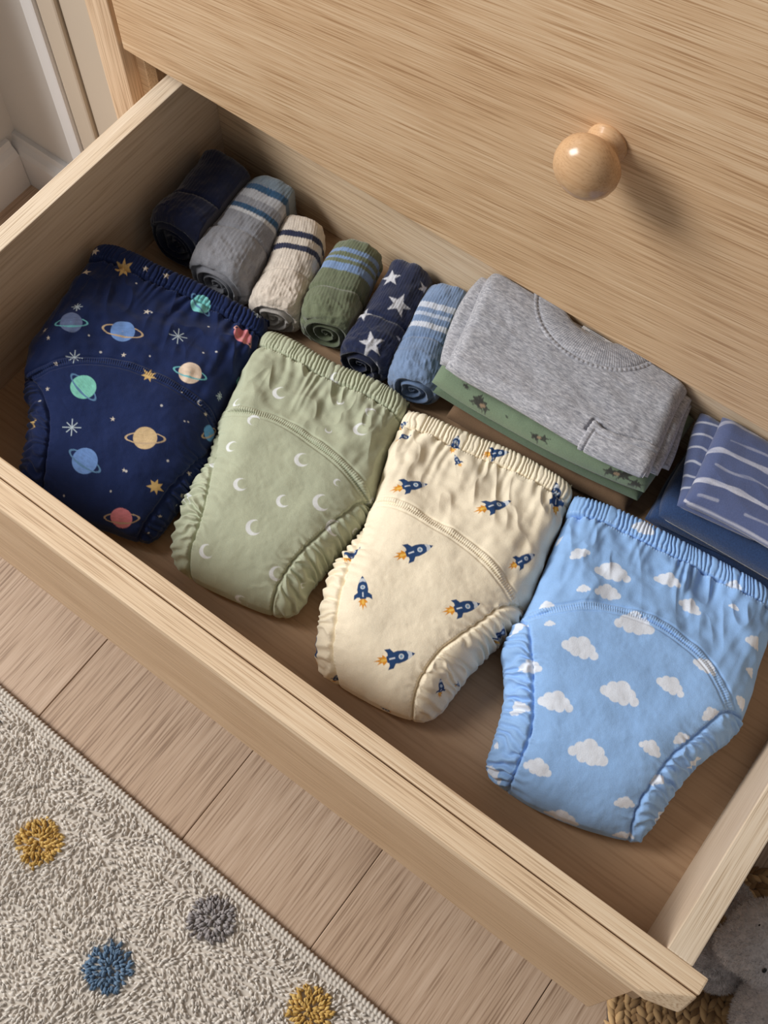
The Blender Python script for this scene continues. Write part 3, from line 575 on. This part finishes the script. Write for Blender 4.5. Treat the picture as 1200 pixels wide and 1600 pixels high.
def starry(bd, th, pos):
    col = np.zeros(bd.shape+(3,))+lin((24,34,66)); flatc = col.reshape(-1, 3); d = Dye(pos[..., 0], pos[..., 1], flatc, .0006)
    up_ = (pos[..., 2] > .018).ravel()
    for k, (x, y, r, an) in enumerate(((.2559,.4077,.0105,.5), (.2829,.3845,.0135,.2), (.2897,.3296,.0135,.7), (.2600,.3555,.010,.1), (.3105,.3563,.010,.4), (.3090,.3161,.008,.9), (.290,.420,.008,0))):
        i, u, v = d.loc(x, y, an, .03); a = (np.clip(.5-sd_poly(u, v, star_poly(r, 5, .40, .06, k))/.0006, 0, 1)*up_[i]*.92)[:, None]; flatc[i] = flatc[i]*(1-a)+lin((206,208,216))*a
    return flatc.reshape(col.shape)
SOCKS = [
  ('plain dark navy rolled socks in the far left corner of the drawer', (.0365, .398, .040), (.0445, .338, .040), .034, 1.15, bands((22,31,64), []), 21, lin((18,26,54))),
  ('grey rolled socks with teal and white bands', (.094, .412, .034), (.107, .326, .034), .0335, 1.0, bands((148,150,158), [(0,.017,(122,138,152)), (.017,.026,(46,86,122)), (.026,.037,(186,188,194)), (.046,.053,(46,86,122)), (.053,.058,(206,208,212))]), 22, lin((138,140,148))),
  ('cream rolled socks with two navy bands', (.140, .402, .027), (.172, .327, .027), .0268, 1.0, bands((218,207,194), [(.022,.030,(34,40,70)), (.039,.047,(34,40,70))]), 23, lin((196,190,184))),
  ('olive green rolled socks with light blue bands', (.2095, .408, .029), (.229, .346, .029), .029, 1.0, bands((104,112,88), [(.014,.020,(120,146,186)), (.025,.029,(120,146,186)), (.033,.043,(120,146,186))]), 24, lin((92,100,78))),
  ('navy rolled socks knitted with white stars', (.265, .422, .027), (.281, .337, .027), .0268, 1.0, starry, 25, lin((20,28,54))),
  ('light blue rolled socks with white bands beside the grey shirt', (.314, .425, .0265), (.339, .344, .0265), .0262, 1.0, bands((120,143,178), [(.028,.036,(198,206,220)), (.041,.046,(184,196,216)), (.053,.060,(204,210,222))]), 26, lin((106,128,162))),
]
def contact(A, B):
    a0, a1, ra = np.array(A[1]), np.array(A[2]), A[3]; b0, b1, rb = np.array(B[1]), np.array(B[2]), B[3]; w = ra/(ra+rb)
    q0 = a0+(b0-a0)*w; q1 = a1+(b1-a1)*w; d = (q0-q1)[:2]; d /= np.hypot(*d); n = np.array([d[1], -d[0]])
    return q0, (n if n@(b0-a0)[:2] > 0 else -n)
for k, a in enumerate(SOCKS):
    cl = []
    if k > 0: q, n = contact(SOCKS[k-1], a); cl.append((q, -n))
    if k+1 < len(SOCKS): cl.append(contact(a, SOCKS[k+1]))
    make_sock(*a, clamps=cl)

# ---------------------------------------------------------------- folded clothes
def pillow(name, parent, mat, top, right, bottom, left, z0, z1, ns, nt, wr=.0008, seed=0, paint=None, base=None, mod=None, r=None, rT=None):
    """soft folded layer of cloth: rounded edges all round, flat underside"""
    cv = [np.c_[np.array(q, float), np.zeros(len(q))] for q in (top, right, bottom, left)]
    P = coons(*cv, ns, nt); w = np.linalg.norm(P[:, -1]-P[:, 0], axis=1)[:, None]; ln = np.linalg.norm(np.diff(P, axis=0), axis=2).sum(0)[None]
    s = np.linspace(0, 1, ns)[None]; t = np.linspace(0, 1, nt)[:, None]; dL, dR, dT, dB = s*w, (1-s)*w, t*ln, (1-t)*ln
    r = r or (z1-z0)/2; zm = (z0+z1)/2
    g = quarter(dL, r)*quarter(dR, r)*quarter(dT, rT or r)*quarter(dB, r*1.1)
    X, Y = P[..., 0].copy(), P[..., 1].copy(); Q = P.copy()
    P[..., 2] = zm+(z1-zm)*g+g*wr*(fbm(X/.03, Y/.03, seed)+.6*(1-2*np.abs(vnoise(X/.05+Y/.03, Y/.016, seed+5))))
    if mod is not None: P[..., 2] += mod(X, Y, dL, dR, dT, dB)
    seg = np.linalg.norm(np.diff(P, axis=0), axis=2); eB = np.vstack([np.cumsum(seg[::-1], 0)[::-1], np.zeros((1, ns))])
    col = None
    if base is not None:
        col = np.repeat(lin(base)[None], ns*nt, 0)*(1+.06*fbm(X/.02, Y/.02, seed+3)).ravel()[:, None]
        if paint: paint(Dye(X, eB, col, .0006), col, X, Y, eB, dL)
    Qb = Q[::6, ::6] if (ns-1) % 6 == 0 and (nt-1) % 6 == 0 else Q
    gb = g[::6, ::6] if Qb is not Q else g; Qb = Qb.copy(); Qb[..., 2] = zm-(zm-z0)*gb
    V = np.concatenate([P.reshape(-1, 3), Qb.reshape(-1, 3)]); F = np.concatenate([quads(nt, ns), quads(*Qb.shape[:2])[:, ::-1]+ns*nt])
    if col is not None: col = np.concatenate([col, np.repeat(lin(base)[None], Qb.shape[0]*Qb.shape[1], 0)])
    part(name, V, F, mat, parent, col); return P, (dL, dR, dT, dB)
YB = D-.003
HEA = cloth('grey_heather_jersey', lc(170,171,178), .05, 1300, .5, .3, heather=(lc(118,120,132), lc(218,218,225)))
SOFT = cloth('soft_dyed_cotton', mottled=.10, scale=1000, bump=.5, sheen=.4)
DARKC = cloth('brown_cotton', lc(112,88,66), .1, 900)
# bottom of the stack
g0 = tag(empty('folded_garment', (.48, .39, .001)), 'brown folded garment at the bottom of the shirt stack', 'clothes')
pillow('folded_layer', g0, DARKC, [(.378,YB),(.575,YB)], [(.575,YB),(.580,.40),(.582,.345)], [(.384,.327),(.47,.332),(.54,.338),(.582,.345)], [(.378,YB),(.378,.39),(.384,.327)], .0012, .026, 121, 91, .001, 40)
# green shirt with dark print
def animals(d, col, X, Y, eB, dL):
    for k, (x, e, r) in enumerate(((.4206,.010,.014), (.4822,.009,.010), (.5604,.009,.013), (.579,.006,.009), (.399,.018,.006), (.446,.012,.002), (.52,.036,.010), (.445,.05,.012))):
        rg = random.Random(k+3)
        for q in range(3):
            i, u, v = d.loc(x+rg.uniform(-.5, .5)*r, e+rg.uniform(-.15, .15)*r, rg.uniform(-.4, .4), r*1.8)
            d.put(i, sd_poly(u, v*1.7, star_poly(r*.75, 5, .40, .4, k*7+q)), lc(54,54,50), .92)
        if r > .009:
            i, u, v = d.loc(x, e, .2, r*1.5); d.put(i, np.hypot(u, v*1.6)-r*.22, lc(150,128,104), .9)
g1 = tag(empty('folded_shirt', (.48, .39, .026)), 'sage green folded shirt with dark animal print under the grey shirt', 'clothes')
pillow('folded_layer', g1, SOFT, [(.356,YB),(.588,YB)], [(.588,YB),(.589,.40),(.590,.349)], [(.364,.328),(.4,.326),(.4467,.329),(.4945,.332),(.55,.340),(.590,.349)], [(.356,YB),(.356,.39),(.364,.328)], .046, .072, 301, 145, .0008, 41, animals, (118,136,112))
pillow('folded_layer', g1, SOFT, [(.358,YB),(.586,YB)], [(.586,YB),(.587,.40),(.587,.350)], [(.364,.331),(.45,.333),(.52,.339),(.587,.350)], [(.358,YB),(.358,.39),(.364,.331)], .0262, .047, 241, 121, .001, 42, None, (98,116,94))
# grey pocket shirt
g2 = tag(empty('folded_t_shirt', (.47, .39, .072)), 'heather grey folded t-shirt with ribbed collar and chest pocket', 'clothes')
CX, CY, RXo, RYo, RXi, RYi = .4660, .4640, .0680, .0590, .0420, .0290
pk = np.array([(.5205,.360),(.531,.3565),(.545,.358),(.581,.3725),(.5885,.3700),(.592,.30),(.519,.30)])
def neck(X, Y, dL, dR, dT, dB):
    q = np.hypot((X-CX)/RXi, (Y-CY)/RYi); sp_ = sd_poly(X.ravel(), Y.ravel(), pk).reshape(X.shape)
    return -.006*smooth01((1.02-q)/.12)-.0055*np.exp(-((sp_-.0012)/.0014)**2)*(dB > .012)*(dR > .010)
teeT = [(.351,YB),(.42,YB),(.50,YB),(.571,YB)]; teeR = [(.571,YB),(.572,.425),(.5775,.40),(.583,.375),(.588,.346)]
teeB = [(.376,.331),(.3966,.3300),(.4381,.3335),(.486,.3350),(.5197,.3355),(.5548,.3395),(.588,.346)]; teeL = [(.351,YB),(.350,.430),(.3626,.387),(.370,.355),(.376,.331)]
TP, TD = pillow('shirt_front', g2, HEA, teeT, teeR, teeB, teeL, .0785, .1045, 271, 151, .0009, 43, mod=neck, rT=.0015)
pillow('folded_sleeve', g2, HEA, [(.340,YB),(.42,YB)], [(.42,YB),(.43,.37)], [(.366,.337),(.40,.345),(.43,.37)], [(.340,YB),(.3395,.41),(.3485,.377),(.3590,.350),(.366,.337)], .073, .090, 97, 91, .0016, 44)
pillow('folded_layer', g2, HEA, [(.45,YB),(.578,YB)], [(.578,YB),(.580,.425),(.590,.385),(.5935,.356)], [(.45,.345),(.54,.347),(.5935,.356)], [(.45,YB),(.45,.345)], .0785, .0935, 121, 91, .0012, 45)
pillow('folded_layer', g2, HEA, [(.45,YB),(.580,YB)], [(.580,YB),(.584,.425),(.5945,.392),(.598,.372)], [(.45,.352),(.54,.358),(.598,.372)], [(.45,YB),(.45,.352)], .0722, .0815, 121, 91, .0012, 46)
# collar ring with its line of stitches
def ellipse_z(x, y): return None
zt = TP[..., 2]; XT, YT = TP[..., 0], TP[..., 1]
th = np.linspace(math.radians(188), math.radians(352), 260)
def ring(name, k0, k1, nrad, hfun, mat):
    rows = []
    for i in range(nrad):
        f = i/(nrad-1); k = k0+(k1-k0)*f; rx = RXi+(RXo-RXi)*k; ry = RYi+(RYo-RYi)*k
        rows.append(np.c_[CX+rx*np.cos(th), CY+ry*np.sin(th), .1043+hfun(f, th)])
    G = np.stack(rows); G[..., 1] = np.minimum(G[..., 1], YB-.001)
    return part(name, G.reshape(-1, 3), quads(nrad, len(th)), mat, g2)
co = ring('collar', -.02, .93, 18, lambda f, t: (-.004 if f in (0.0,) else 0)+.0030*math.sin(math.pi*min(max(f, 0), 1))**.5-.0006*(1 if f == 1 else 0)+.00025*np.sin(t*170), HEA)
part('collar_stitching', np.concatenate([np.c_[CX+(RXo+dd)*np.cos(th), CY+(RYo+dd)*np.sin(th), .1046+hh*(.0006+.0011*np.abs(np.sin(t_*46)))] for dd, hh in ((-.0022, 0), (-.0010, .8), (.0004, 1), (.0018, .7), (.0030, -.6)) for t_ in (th,)]), quads(5, len(th)), HEA, g2)
LAB = cloth('white_label', lc(214,214,216), .05); LABG = cloth('grey_label_print', lc(120,122,128), .05)
lb_ = box('neck_label', (.456, .4375, .1000), (.490, YB-.0005, .1012), LAB, g2, .0004)
for k in range(3): box('label_print', (.460+.004*(k % 2), .4388+.0016*k, .1011), (.484-.003*k, .4396+.0016*k, .1013), LABG, lb_)
# pocket: a second layer on the front
ins = sd_poly(XT.ravel(), YT.ravel(), pk).reshape(XT.shape)
du = np.gradient(TP, axis=1); dv = np.gradient(TP, axis=0); nn = np.cross(dv, du); nn /= np.linalg.norm(nn, axis=2, keepdims=True)+1e-9
hp = .0042*smooth01(-ins/.0016)-.0006-.0016*np.exp(-((ins+.0065)/.0010)**2)
PKV = (TP+nn*hp[..., None]).reshape(-1, 3); F = quads(*TP.shape[:2]); m = (ins.ravel()[F] < .0006).all(1) & (TD[1].ravel()[F[:, 0]] > .004)
part('pocket', PKV, F[m], HEA, g2)
# blue stripes on navy, at the right
g3 = tag(empty('folded_garment', (.70, .39, .001)), 'dark navy towelling garment folded under the striped shirt', 'clothes')
NAVC = cloth('navy_towelling', lc(38,62,102), .2, 700, .9, .5)
pillow('folded_layer', g3, NAVC, [(.598,YB),(.796,YB)], [(.796,YB),(.796,.352)], [(.612,.344),(.66,.347),(.73,.350),(.796,.352)], [(.598,YB),(.600,.39),(.604,.36),(.612,.344)], .028, .062, 205, 103, .0012, 47)
pillow('folded_layer', g3, NAVC, [(.596,YB),(.70,YB)], [(.70,YB),(.70,.36)], [(.604,.346),(.65,.352),(.70,.36)], [(.596,YB),(.596,.39),(.601,.36),(.604,.346)], .014, .034, 97, 91, .0016, 48)
pillow('folded_layer', g3, NAVC, [(.600,YB),(.796,YB)], [(.796,YB),(.796,.355)], [(.600,.352),(.66,.350),(.73,.353),(.796,.355)], [(.600,YB),(.597,.39),(.600,.352)], .0012, .018, 97, 91, .0016, 49)
def stripes(d, col, X, Y, eB, dL):
    wv = lambda sd: .0016*vnoise(X.ravel()/.03, 0*X.ravel(), sd)
    x = X.ravel(); e = eB.ravel()
    rows = [((.6231,.3684),(.6382,.3725),(.6603,.3770),(.6914,.3785),(.78,.379),.0024,.95), ((.6120,.3981),(.6267,.4050),(.6496,.4075),(.673,.4109),(.78,.413),.0025,.85), ((.6305,.3893),(.646,.389),(.6633,.3951),(.6816,.3954),(.76,.398),.0011,.45), ((.6060,.4285),(.6218,.4370),(.6373,.4361),(.6532,.4428),(.70,.444),.0022,.6), ((.6337,.3545),(.6420,.3570),(.6499,.3590),.0010,.5), ((.6763,.3615),(.6992,.3650),(.74,.366),.0010,.5), ((.6294,.4179),(.6608,.4241),(.70,.426),.0009,.35), ((.612,.3600),(.6231,.3590),.0010,.5)]
    for k, rw in enumerate(rows):
        P = chaikin(np.array(rw[:-2]), 2); dd, _, al = polydist(X.ravel(), Y.ravel(), P)
        a = (np.clip(.5-(dd-rw[-2]*(1+.5*vnoise(x/.012, 0*x, k+60)))/.0007, 0, 1)*rw[-1]*(.8+.35*vnoise(x/.02, Y.ravel()/.003, k+70)))[:, None]; a = np.clip(a, 0, 1); col[:] = col*(1-a)+lin((206,208,222))*a
    a = (np.clip(.5-(np.abs(e-.004)-.0013)/.0006, 0, 1)*.85)[:, None]; col[:] = col*(1-a)+lin((206,206,216))*a
g4 = tag(empty('folded_shirt', (.70, .39, .062)), 'slate blue folded shirt with broken white stripes', 'clothes')
pillow('folded_layer', g4, SOFT, [(.610,YB),(.70,YB),(.796,YB)], [(.796,YB),(.796,.356)], [(.6255,.3445),(.6461,.3490),(.6773,.3525),(.7095,.3535),(.796,.356)], [(.610,YB),(.6139,.42),(.6188,.392),(.6236,.365),(.6255,.3445)], .074, .101, 301, 163, .0008, 50, stripes, (86,98,138))
pillow('folded_layer', g4, SOFT, [(.590,YB),(.70,YB)], [(.70,YB),(.70,.36)], [(.622,.3475),(.65,.352),(.70,.36)], [(.590,YB),(.5925,.423),(.604,.391),(.6155,.3666),(.622,.3475)], .0622, .086, 169, 163, .0014, 51, lambda d, col, X, Y, eB, dL: [d.put(np.arange(len(col)), np.abs(Y.ravel()-y0-.25*(X.ravel()-.61)-.0015*vnoise(X.ravel()/.01, 0*X.ravel(), 5))-.0011, lc(196,200,214), .8) for y0 in (.362,.374,.388,.404,.418,.432)], (84,96,134))
# ---------------------------------------------------------------- rug
def tufts(cx, cy, z, length, width, height, seed, ang=None, tilt=.5):
    """many small looped tufts as one mesh: each a six-sided lozenge"""
    n = len(cx); rg = np.random.RandomState(seed)
    a = rg.uniform(0, 2*np.pi, n) if ang is None else ang+rg.normal(0, .35, n)
    L = length*rg.uniform(.7, 1.3, n); w = width*rg.uniform(.75, 1.25, n); h = height*rg.uniform(.6, 1.3, n); tl = rg.uniform(-tilt, tilt, n)*h
    c, s = np.cos(a), np.sin(a); V = np.empty((n, 8, 3))
    for k, (u, v, q) in enumerate(((-.5,0,.1), (.5,0,.1), (0,.5,.15), (0,-.5,.15), (-.25,.12,.85), (.25,-.12,1.0), (-.28,-.30,.6), (.28,.30,.6))):
        V[:, k, 0] = cx+c*u*L-s*v*w; V[:, k, 1] = cy+s*u*L+c*v*w; V[:, k, 2] = z+q*h+u*tl
    T = np.array([(0,6,4),(0,4,2),(2,4,7),(4,5,7),(4,6,5),(6,3,5),(5,3,1),(5,1,7),(7,1,2),(0,3,6)])
    F = (np.arange(n)[:, None, None]*8+T[None]).reshape(-1, 3)
    return V.reshape(-1, 3), F
def yarn(name, a, b, rough=.95):
    m, nt, bs, N, L = newmat(name); g = N.new('ShaderNodeNewGeometry'); r = ramp(N, [(0, a), (1, b)]); L.new(g.outputs['Random Per Island'], r.inputs[0]); L.new(r.outputs[0], bs.inputs['Base Color'])
    bs.inputs['Roughness'].default_value = rough; bs.inputs['Sheen Weight'].default_value = .3; bs.inputs['Specular IOR Level'].default_value = .15
    return m
PILE = yarn('rug_wool', lc(198,190,181), lc(228,221,212)); BIND = yarn('rug_binding', lc(190,181,170), lc(212,204,194))
DOTM = {'yellow': yarn('mustard_wool', lc(184,146,76), lc(218,184,112)), 'blue': yarn('blue_wool', lc(82,108,136), lc(116,142,168)), 'grey': yarn('grey_wool', lc(140,134,134), lc(170,164,164))}
rot_ = -.027; RX0, RX1, RYl = -.32, .86, -.78
def rugw(u, v): return u*math.cos(rot_)-v*math.sin(rot_), -.1245+u*math.sin(rot_)+v*math.cos(rot_)     # v runs towards the room
rug = tag(empty('area_rug', (.2, -.55, FZ)), 'pale wool pile rug with mustard, blue and grey dots', 'rug')
cn = [rugw(RX0, 0), rugw(RX0, RYl), rugw(RX1, RYl), rugw(RX1, 0)]
prism('rug_backing', cn, FZ, FZ+.006, BIND, rug)
dots = [(.288,-.22,'yellow'), (.423,-.266,'blue'), (.474,-.172,'grey'), (.600,-.181,'yellow'), (.15,-.17,'blue'), (.16,-.33,'grey'), (.30,-.42,'blue'), (.03,-.25,'yellow'), (.58,-.33,'grey'), (.74,-.27,'blue'), (.46,-.48,'yellow'), (-.12,-.18,'grey'), (-.10,-.40,'yellow'), (.70,-.45,'yellow'), (.12,-.52,'blue'), (-.28,-.28,'blue'), (.83,-.36,'grey'), (.30,-.62,'grey'), (.56,-.66,'blue'), (-.02,-.68,'yellow'), (.80,-.62,'grey')]
rg = np.random.RandomState(3); sp = .0040
gu, gv = np.meshgrid(np.arange(RX0+.008, RX1-.008, sp), np.arange(RYl+.008, -.0085, sp)); gu = gu.ravel()+rg.normal(0, sp*.3, gu.size); gv = gv.ravel()+rg.normal(0, sp*.3, gv.size)
px, py = rugw(gu, gv); own = np.full(len(px), -1)
for k, (x, y, c) in enumerate(dots):
    rr = .0222*(1+.05*vnoise(np.arctan2(py-y, px-x)*3, 0*px, k)); own[np.hypot(px-x, py-y) < rr] = k
swirl = 2.2*fbm(px/.05, py/.05, 5)
V, F = tufts(px[own < 0], py[own < 0], FZ+.005, .0062, .0034, .0046, 4, swirl[own < 0]); tag(link('pile', np_mesh('pile', V, F), PILE, rug), kind='stuff')
for k, (x, y, c) in enumerate(dots):
    m = own == k
    if m.any():
        mx = np.r_[px[m], px[m]+rg.normal(0, .0016, m.sum())]; my = np.r_[py[m], py[m]+rg.normal(0, .0016, m.sum())]
        V, F = tufts(mx, my, FZ+.0056, .0066, .0038, .0062, 40+k, np.arctan2(my-y, mx-x)); tag(link('dot', np_mesh('dot', V, F), DOTM[c], rug), kind='stuff')
def rope(path, r, mat, name, parent, n=8, lump=.0, pitch=.004):
    P = np.asarray(path, float); tn = np.gradient(P, axis=0); tn /= np.linalg.norm(tn, axis=1, keepdims=True); up = np.array([0, 0, 1.0]); sd_ = np.cross(tn, up); sd_ /= np.linalg.norm(sd_, axis=1, keepdims=True); u2 = np.cross(sd_, tn)
    al = np.r_[0, np.cumsum(np.linalg.norm(np.diff(P, axis=0), axis=1))]; a = np.linspace(0, 2*np.pi, n, endpoint=False)
    R_ = r*(1+lump*np.sin(2*np.pi*al[:, None]/pitch+a[None]*1)); V = P[:, None]+R_[..., None]*(np.cos(a)[None, :, None]*sd_[:, None]+np.sin(a)[None, :, None]*u2[:, None])
    return part(name, V.reshape(-1, 3), quads(len(P), n, True)[:, ::-1], mat, parent)
for row in (0.0012, .0058):
    e = np.linspace(RX0, RX1, 1600); x, y = rugw(e, 0*e-row); rope(np.c_[x, y, 0*e+FZ+.0062], .0030 if row < .003 else .0026, BIND, 'edge_binding', rug, 8, .22, .0046)
for uu in (RX0+.001, RX1-.001):
    e = np.linspace(0, RYl, 900); x, y = rugw(0*e+uu, e); rope(np.c_[x, y, 0*e+FZ+.0062], .0030, BIND, 'edge_binding', rug, 8, .22, .0046)

# ---------------------------------------------------------------- braided jute mat
JUTE = yarn('jute_fibre', lc(120,90,58), lc(206,170,122), .8)
mt = tag(empty('jute_mat', (.945, .06, FZ)), 'round brown braided jute mat under the plush toy', 'mat')
MCX, MCY, MR = .948, .062, .150
Vb = [(MCX+MR*.96*math.cos(a), MCY+MR*.96*math.sin(a)) for a in np.linspace(0, 2*math.pi, 48, endpoint=False)]
prism('mat_base', Vb, FZ, FZ+.008, yarn('jute_base', lc(70,52,34), lc(80,60,40)), mt)
def braid_ring(r, z, seed):
    n = max(6, int(2*np.pi*r/.0070)); a = np.linspace(0, 2*np.pi, n, endpoint=False); rg = np.random.RandomState(seed); Vs = []; Fs = []
    nu, nv = 7, 8; u = np.linspace(0, 1, nu); v = np.linspace(0, 2*np.pi, nv, endpoint=False)
    for k in range(n):
        for lane in (-1, 1):
            an = a[k]+(lane*0.5*.0070/r*.5); rr = r+lane*.0036; tl = an+np.pi/2+lane*(.50+rg.normal(0, .22)); c, s = math.cos(tl), math.sin(tl); L = .0185*rg.uniform(.85, 1.15); w = .0034*rg.uniform(.85, 1.15)
            prof = np.sin(np.pi*np.clip(u, .03, .97))**.6*w; al = (u-.5)*L; zz = z+.0022*np.sin(np.pi*u)+rg.uniform(-.002, .002)
            X = rr*math.cos(an)+MCX+al[:, None]*c-prof[:, None]*np.cos(v)[None]*s; Y = rr*math.sin(an)+MCY+al[:, None]*s+prof[:, None]*np.cos(v)[None]*c; Z = zz[:, None]+prof[:, None]*np.sin(v)[None]*.9
            Vs.append(np.stack([X, Y, Z], -1).reshape(-1, 3)); Fs.append(quads(nu, nv, True)[:, ::-1]+len(Vs[0])*(len(Vs)-1))
    V = np.concatenate(Vs); F = np.concatenate(Fs); return link('braid', np_mesh('braid', V, F), JUTE, mt)
for k, r in enumerate(np.arange(.012, MR+.001, .0140)): braid_ring(float(r), FZ+.0125, 70+k)

# ---------------------------------------------------------------- grey plush toy lying on the mat
FUR = cloth('plush_grey', lc(216,212,214), .16, 420, 1.0, .6, rough=1.0)
FURF = yarn('plush_fibre', lc(190,186,188), lc(230,227,228)); EYE = plain('black_bead', lc(18,16,16), .2)
FURD = cloth('plush_ear_lining', lc(170,158,154), .16, 420, 1.0, .6, rough=1.0)
def blob(name, balls, parent, mat, voxel=.0022, fur=0, seed=0):
    bm = bmesh.new()
    for (c, r, e) in balls:
        M = Matrix.Translation(c) @ Matrix.Rotation(e, 4, 'Z') @ Matrix.Diagonal((*r, 1)); bmesh.ops.create_icosphere(bm, subdivisions=4, radius=1, matrix=M)
    o = bm_obj(name, bm, mat, parent, True)
    rm = o.modifiers.new('merge', 'REMESH'); rm.mode = 'VOXEL'; rm.voxel_size = voxel; rm.use_smooth_shade = True
    sm = o.modifiers.new('soften', 'SMOOTH'); sm.iterations = 6; sm.factor = .5
    tx = bpy.data.textures.new(name+'_nap', 'CLOUDS'); tx.noise_scale = .006; dp = o.modifiers.new('nap', 'DISPLACE'); dp.texture = tx; dp.strength = .003; dp.mid_level = .5; dp.texture_coords = 'GLOBAL'
    if fur:
        rg = np.random.RandomState(seed); Vs = []; Fs = []
        tot = sum(r[0]*r[1]+r[1]*r[2]+r[0]*r[2] for _, r, _ in balls)
        for bi, (c, r, e) in enumerate(balls):
            n = int(fur*(r[0]*r[1]+r[1]*r[2]+r[0]*r[2])/tot); d = rg.normal(size=(n, 3)); d /= np.linalg.norm(d, axis=1, keepdims=True)
            ce, se = math.cos(e), math.sin(e); Rz = np.array([[ce, -se, 0], [se, ce, 0], [0, 0, 1]])
            p_ = (d*np.array(r))@Rz.T+np.array(c); nr = (d/np.array(r))@Rz.T; nr /= np.linalg.norm(nr, axis=1, keepdims=True)
            keep = np.ones(n, bool)
            for bj, (c2, r2, e2) in enumerate(balls):
                if bj == bi: continue
                q = p_-np.array(c2); c3, s3 = math.cos(e2), math.sin(e2); q = np.stack([q[:, 0]*c3+q[:, 1]*s3, -q[:, 0]*s3+q[:, 1]*c3, q[:, 2]], 1)/np.array(r2); keep &= (q**2).sum(1) > 1
            keep &= p_[:, 2] > FZ+.022
            p_, nr = p_[keep], nr[keep]; n = len(p_); t = rg.normal(size=(n, 3))*.55+nr+np.array([-.1, -.2, -.25]); t /= np.linalg.norm(t, axis=1, keepdims=True); w = np.cross(nr, rg.normal(size=(n, 3))); w /= np.linalg.norm(w, axis=1, keepdims=True)
            L = rg.uniform(.0028, .0052, (n, 1)); base = p_-nr*.0008
            Vs.append(np.stack([base-w*.00045, base+w*.00045, base+t*L], 1).reshape(-1, 3))
        V = np.concatenate(Vs); F = np.arange(len(V)).reshape(-1, 3); tag(link('fur', np_mesh('fur', V, F), FURF, o), kind='stuff')
    return o
toy = tag(empty('plush_toy', (.93, .08, FZ+.02)), 'grey plush animal on the jute mat beside the drawer', 'toy')
Z0 = FZ+.018
bd = blob('body', [((.960, .062, -.105), (.056, .060, .058), .4), ((.900, .106, -.072), (.040, .038, .038), .3), ((.882, .090, -.080), (.024, .022, .022), .2), ((.935, .088, -.090), (.030, .03, .03), 0)], toy, FUR, .0022, 34000, 1)
blob('foot', [((.881, .078, Z0+.027), (.026, .025, .026), .6)], toy, FUR, .0022, 9000, 2)
blob('foot', [((1.015, .035, Z0+.027), (.028, .030, .027), .2)], toy, FUR, .0022, 9000, 3)
blob('ear', [((.862, .127, -.098), (.014, .018, .013), .9)], toy, FURD, .0018, 3500, 4)
blob('ear', [((.912, .143, -.058), (.022, .014, .022), .5)], toy, FUR, .0018, 5000, 5)
def bead(name, c, r):
    bm = bmesh.new(); bmesh.ops.create_uvsphere(bm, u_segments=14, v_segments=10, radius=r, matrix=Matrix.Translation(c) @ Matrix.Diagonal((1, 1.5, .9, 1))); return bm_obj(name, bm, EYE, bd, True)
bead('eye', (.8795, .106, -.042), .0022); bead('eye', (.9010, .078, -.047), .0020); bead('nose', (.8640, .085, -.071), .0024)
